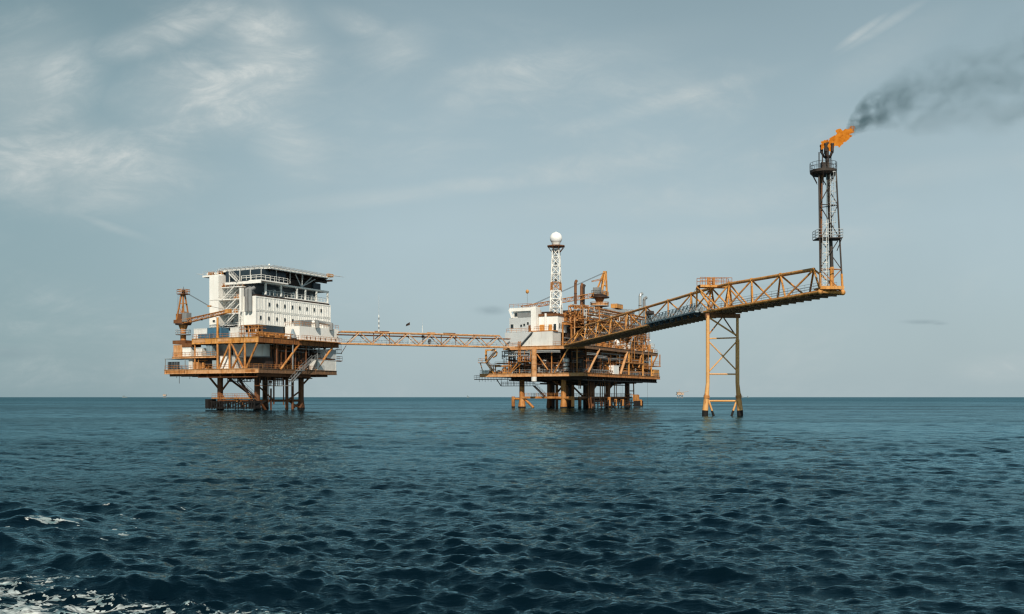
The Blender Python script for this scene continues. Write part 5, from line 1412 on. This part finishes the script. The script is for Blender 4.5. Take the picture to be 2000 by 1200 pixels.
# foam from the boat's wake: a fine sheet of separate flecks lying on the waves
def foam_field(x0,x1,y0,y1,step,mask):
    xs=np.arange(x0,x1,step); ys=np.arange(y0,y1,step)
    Xf,Yf=np.meshgrid(xs,ys,indexing='ij')
    Rr=np.hypot(Xf,Yf); cellf=Rr*.0042
    Hf,dx,dy=sea_h(Xf,Yf,cellf)
    keep=np.zeros_like(Xf)
    for i in range(Xf.shape[0]):
        for j in range(Xf.shape[1]):
            keep[i,j]=mask(Xf[i,j],Yf[i,j],Hf[i,j])
    return Xf+dx,Yf+dy,Hf+.012,keep
def m_wake(x,y,h):
    # wake edge: dense near the camera's left, breaking into flecks outwards
    edge=17.2+.8*mnoise.noise(Vector((x*.5,y*.5,3)))-.62*(x+9.0)       # farther = less foam
    d=(edge-y)
    base=min(max(d*.34,-.6),.55)
    w_=mnoise.noise(Vector((x*1.1,y*1.6,5.5)))*.5
    n=abs(mnoise.fractal(Vector((x*2.2+w_,y*4.6+w_,1.7)),.6,2.2,6))
    n2=mnoise.noise(Vector((x*.7,y*1.5,9.2)))
    return .52-n*1.5+n2*.45+base*1.25-.38
def m_crest(x,y,h):
    s=0
    for cx,cy,a,ln_,wd in ((-11.0,23.8,14,.6,.24),(-11.6,24.8,30,.5,.16),(-12.2,23.1,12,.6,.12)):
        t_=math.radians(a); u=(x-cx)*math.cos(t_)+(y-cy)*math.sin(t_); v=-(x-cx)*math.sin(t_)+(y-cy)*math.cos(t_)
        s=max(s,math.exp(-(u/ln_)**2-(v/wd)**2))
    return s+.9*mnoise.fractal(Vector((x*3.2,y*5.5,4.4)),.8,2.1,5)-.84
Vf=[];Ff=[];Df=[]
for args in ((-11.5,-1.5,12.5,20.5,.026,m_wake),(-15.5,-8.5,20.5,29.5,.032,m_crest)):
    Xf,Yf,Zf,val=foam_field(*args); kp=val>-.2; na=Xf.shape[1]; base=len(Vf)
    idx=-np.ones(Xf.shape,int); I,J=np.nonzero(kp)
    cells=set()
    for i,j in zip(I,J):
        if i<Xf.shape[0]-1 and j<na-1 and kp[i+1,j] and kp[i,j+1]: cells.add((i,j))
    for i,j in cells:
        q=[]
        for (a,b_) in ((i,j),(i+1,j),(i+1,j+1),(i,j+1)):
            if idx[a,b_]<0: idx[a,b_]=len(Vf); Vf.append((Xf[a,b_],Yf[a,b_],Zf[a,b_])); Df.append(float(val[a,b_]))
            q.append(int(idx[a,b_]))
        Ff.append(q)
me=bpy.data.meshes.new('sea_foam'); me.from_pydata(Vf,[],Ff); at=me.attributes.new('density','FLOAT','POINT'); at.data.foreach_set('value',Df); me.polygons.foreach_set('use_smooth',[True]*len(Ff))
fm,nt,b=nodes('foam'); n=N(nt,'ShaderNodeTexNoise',Scale=3.0,Detail=6.0); r_=nt.nodes.new('ShaderNodeValToRGB')
r_.color_ramp.elements[0].color=(.16,.26,.28,1); r_.color_ramp.elements[0].position=.35; r_.color_ramp.elements[1].color=(.72,.78,.76,1); r_.color_ramp.elements[1].position=.62
tc=N(nt,'ShaderNodeTexCoord'); nt.links.new(tc.outputs['Object'],n.inputs['Vector']); nt.links.new(n.outputs['Fac'],r_.inputs['Fac']); nt.links.new(r_.outputs['Color'],b.inputs['Base Color']); b.inputs['Roughness'].default_value=.7
an=N(nt,'ShaderNodeAttribute'); an.attribute_name='density'
nf=N(nt,'ShaderNodeTexNoise',Scale=11.0,Detail=5.0,Roughness=.7); mf=N(nt,'ShaderNodeMapping'); mf.inputs['Scale'].default_value=(.6,1.4,1); nt.links.new(tc.outputs['Object'],mf.inputs['Vector']); nt.links.new(mf.outputs[0],nf.inputs['Vector'])
s1=N(nt,'ShaderNodeMath',_operation='MULTIPLY_ADD'); s1.inputs[1].default_value=.7; s1.inputs[2].default_value=-.33; nt.links.new(nf.outputs['Fac'],s1.inputs[0])
s2=N(nt,'ShaderNodeMath',_operation='ADD'); nt.links.new(an.outputs['Fac'],s2.inputs[0]); nt.links.new(s1.outputs[0],s2.inputs[1])
s3=N(nt,'ShaderNodeMapRange'); s3.interpolation_type='SMOOTHSTEP'; s3.inputs['From Min'].default_value=-.14; s3.inputs['From Max'].default_value=.12; s3.inputs['To Max'].default_value=.95
nt.links.new(s2.outputs[0],s3.inputs['Value']); nt.links.new(s3.outputs['Result'],b.inputs['Alpha'])
me.materials.append(fm); me.update()
fo=bpy.data.objects.new('sea_foam',me); C.objects.link(fo); retag(fo,'white churned foam of a boat wake in the near left water','foam',kind='stuff')

# ------------------------------------------------------------------ WORLD
w=bpy.data.worlds.new('World'); bpy.context.scene.world=w; w.use_nodes=True; nt=w.node_tree; L=nt.links
bg=nt.nodes['Background']
SUN_EL=math.radians(39); 
sdir=Vector((.03,-1.0,0)).normalized()
sky=nt.nodes.new('ShaderNodeTexSky'); sky.sky_type='NISHITA'; sky.sun_disc=False; sky.sun_elevation=SUN_EL
sky.sun_rotation=math.atan2(sdir.x,sdir.y); sky.dust_density=2.5; sky.ozone_density=1.5
tc=N(nt,'ShaderNodeTexCoord')
sep=nt.nodes.new('ShaderNodeSeparateXYZ'); L.new(tc.outputs['Generated'],sep.inputs[0])
def mth(op,a,b=None,clamp=False):
    n=nt.nodes.new('ShaderNodeMath'); n.operation=op; n.use_clamp=clamp
    for i,x in enumerate((a,b)):
        if x is None: continue
        if isinstance(x,(int,float)): n.inputs[i].default_value=x
        else: L.new(x,n.inputs[i])
    return n.outputs[0]
ramp=nt.nodes.new('ShaderNodeValToRGB'); cr_=ramp.color_ramp
def s2l(c): return tuple(((v/255)/12.92 if v/255<=.04045 else ((v/255+.055)/1.055)**2.4) for v in c)
stops=[(0.0,(171,189,194)),(.06,(172,191,196)),(.16,(174,194,200)),(.27,(162,184,191)),(.37,(143,166,174)),(.6,(88,120,138)),(1.0,(46,74,98))]
cr_.elements[0].position=stops[0][0]; cr_.elements[0].color=(*s2l(stops[0][1]),1)
cr_.elements[1].position=1.0; cr_.elements[1].color=(*s2l(stops[-1][1]),1)
for p_,c_ in stops[1:-1]:
    e=cr_.elements.new(p_); e.color=(*s2l(c_),1)
L.new(mth('MAXIMUM',sep.outputs[2],0.0),ramp.inputs['Fac'])
# flat sky coordinates on the north side: P=(x/y, z/y)
yy=mth('MAXIMUM',sep.outputs[1],.08)
px=mth('DIVIDE',sep.outputs[0],yy); pz=mth('DIVIDE',sep.outputs[2],yy)
cmb=nt.nodes.new('ShaderNodeCombineXYZ'); L.new(px,cmb.inputs[0]); L.new(pz,cmb.inputs[1])
def noise_at(sx,sy,rot,detail,rough,scale=1.0,dist=0.0,off=(0,0)):
    mp=N(nt,'ShaderNodeMapping'); mp.inputs['Scale'].default_value=(sx,sy,1); mp.inputs['Rotation'].default_value=(0,0,rot); mp.inputs['Location'].default_value=(off[0],off[1],0)
    mp.vector_type='TEXTURE' if False else 'POINT'
    L.new(cmb.outputs[0],mp.inputs['Vector'])
    n=N(nt,'ShaderNodeTexNoise',Scale=scale,Detail=detail,Roughness=rough,Distortion=dist); L.new(mp.outputs[0],n.inputs['Vector']); return n.outputs['Fac']
def ss(v,a,b):
    n=nt.nodes.new('ShaderNodeMapRange'); n.interpolation_type='SMOOTHSTEP'; n.inputs['From Min'].default_value=a; n.inputs['From Max'].default_value=b; L.new(v,n.inputs['Value']); return n.outputs['Result']
def blob(cx,cy,rx,ry,rot=0.0):
    """soft ellipse centred on a sky position"""
    dx=mth('SUBTRACT',px,cx); dy=mth('SUBTRACT',pz,cy); c_,s_=math.cos(rot),math.sin(rot)
    u=mth('DIVIDE',mth('ADD',mth('MULTIPLY',dx,c_),mth('MULTIPLY',dy,s_)),rx)
    v=mth('DIVIDE',mth('ADD',mth('MULTIPLY',dx,-s_),mth('MULTIPLY',dy,c_)),ry)
    d=mth('SQRT',mth('ADD',mth('MULTIPLY',u,u),mth('MULTIPLY',v,v)))
    return ss(mth('SUBTRACT',1.0,d,True),0.0,1.0)
def P(x_,y_): return ((x_-1000)/1944,(776-y_)/1944)
cirA=ss(noise_at(5,11,-.35,8,.62,1.0,.6),.36,.72); cirB=ss(noise_at(13,30,-.3,9,.68,1.0,1.4,(5,3)),.30,.72); cir=mth('MULTIPLY',cirA,mth('ADD',mth('MULTIPLY',cirB,.95),.30))      # fine cirrus texture
cir2=ss(noise_at(2.2,4.5,-.25,6,.6,1.0,.9,(3,1)),.42,.75)
acc=None
for (x_,y_,rx,ry,rot,st) in ((520,110,160,150,.2,1.15),(420,190,280,120,.15,.85),(50,170,180,220,-.6,.85),(130,320,330,130,-.1,.9),(1100,120,420,60,.2,.32),(1250,400,500,50,.05,.3),(560,280,130,90,-.7,.55),(775,90,60,110,-.45+1.57+.6,.7),(700,50,130,40,-.35,.55),(740,385,330,26,.10,.55),(930,362,150,24,.06,.8),(1680,65,80,13,.60,.95),(1450,470,420,38,.03,.45),(1180,470,120,30,0,.3),(1740,100,200,60,.5,.3),(210,440,130,14,-.35,.3),(1950,720,150,40,0,.3),(1300,200,330,26,.28,.35),(1150,330,300,40,.12,.3),(1850,330,260,40,.12,.3),(330,60,260,50,.3,.6),(900,200,120,60,.8,.35),(1720,55,130,16,.55,.6)):
    cx,cy=P(x_,y_); bl=mth('MULTIPLY',blob(cx,cy,rx/1944,ry/1944,rot),st)
    acc=bl if acc is None else mth('MAXIMUM',acc,bl)
cl=mth('MULTIPLY',acc,mth('ADD',mth('MULTIPLY',cir,.95),.32))
thin=mth('MULTIPLY',mth('MULTIPLY',cir2,cir),.5)
cl=mth('ADD',cl,thin)
mixc=nt.nodes.new('ShaderNodeMixRGB'); mixc.inputs['Color2'].default_value=(*s2l((196,205,205)),1)
L.new(mth('MULTIPLY',cl,1.15,True),mixc.inputs['Fac']); 
# darker teal to the left
azl=ss(px,-.52,-.05)
vg=nt.nodes.new('ShaderNodeMixRGB'); vg.blend_type='MULTIPLY'; vg.inputs['Color2'].default_value=(.68,.76,.77,1)
L.new(mth('MULTIPLY',mth('SUBTRACT',1.0,azl),1.0),vg.inputs['Fac']); 
# haze sky mixed with the physical sky
hm=nt.nodes.new('ShaderNodeMixRGB'); hm.inputs['Fac'].default_value=.90
sk=nt.nodes.new('ShaderNodeVectorMath'); sk.operation='SCALE'; sk.inputs['Scale'].default_value=.10; L.new(sky.outputs[0],sk.inputs[0])
L.new(sk.outputs[0],hm.inputs['Color1']); L.new(ramp.outputs['Color'],hm.inputs['Color2'])
L.new(hm.outputs[0],vg.inputs['Color1']); L.new(vg.outputs[0],mixc.inputs['Color1'])
# small grey cloudlets near the horizon
dk=None
rag=ss(noise_at(16,40,0,5,.6),.3,.7)
for (x_,y_,rx,ry,st) in ((958,607,48,14,.55),(1800,629,60,7,.5),(1835,632,26,5,.4),(30,690,80,18,.4),(1545,592,60,8,.2),(1500,560,90,10,.15)):
    cx,cy=P(x_,y_); bl=mth('MULTIPLY',blob(cx,cy,rx/1944,ry/1944),st); dk=bl if dk is None else mth('MAXIMUM',dk,bl)
dm=nt.nodes.new('ShaderNodeMixRGB'); dm.inputs['Color2'].default_value=(*s2l((138,157,164)),1)
L.new(mth('MULTIPLY',dk,mth('ADD',rag,.3),True),dm.inputs['Fac']); L.new(mixc.outputs[0],dm.inputs['Color1'])
# soft uneven tone
tn=noise_at(3,3,.4,4,.55,1.0,.3,(7,2))
tm=nt.nodes.new('ShaderNodeMixRGB'); tm.blend_type='MULTIPLY'; tm.inputs['Fac'].default_value=1.0
tv=nt.nodes.new('ShaderNodeMapRange'); tv.inputs['To Min'].default_value=.93; tv.inputs['To Max'].default_value=1.07; L.new(tn,tv.inputs['Value'])
L.new(dm.outputs[0],tm.inputs['Color1']); L.new(tv.outputs['Result'],tm.inputs['Color2'])
L.new(tm.outputs[0],bg.inputs['Color']); bg.inputs['Strength'].default_value=1.0

# ------------------------------------------------------------------ SUN
sd=bpy.data.lights.new('sun','SUN'); sd.energy=4.5; sd.angle=math.radians(.6); sd.color=(1.0,.90,.76)
so=bpy.data.objects.new('sun',sd); C.objects.link(so)
sv=Vector((sdir.x*math.cos(SUN_EL),sdir.y*math.cos(SUN_EL),math.sin(SUN_EL)))
so.rotation_euler=sv.to_track_quat('Z','Y').to_euler(); so.location=(0,0,80)

# ------------------------------------------------------------------ CAMERA
cd=bpy.data.cameras.new('camera'); cam=bpy.data.objects.new('camera',cd); C.objects.link(cam)
cd.sensor_width=36; cd.lens=35.0; cam.location=(0,0,CAM_H); cam.rotation_euler=(PI/2,0,0)
cd.shift_y=176/2000; cd.clip_start=.5; cd.clip_end=100000
bpy.context.scene.camera=cam
sc=bpy.context.scene
sc.view_settings.view_transform='Standard'; sc.view_settings.look='None'; sc.view_settings.exposure=0
sc.render.engine='CYCLES'
sc.cycles.use_denoising=True; sc.cycles.max_bounces=6; sc.cycles.volume_bounces=1
sc.cycles.volume_step_rate=1.0; sc.cycles.volume_max_steps=256
sc.cycles.sample_clamp_indirect=4
sc.cycles.filter_width=1.3 if hasattr(sc.cycles,'filter_width') else 1.5
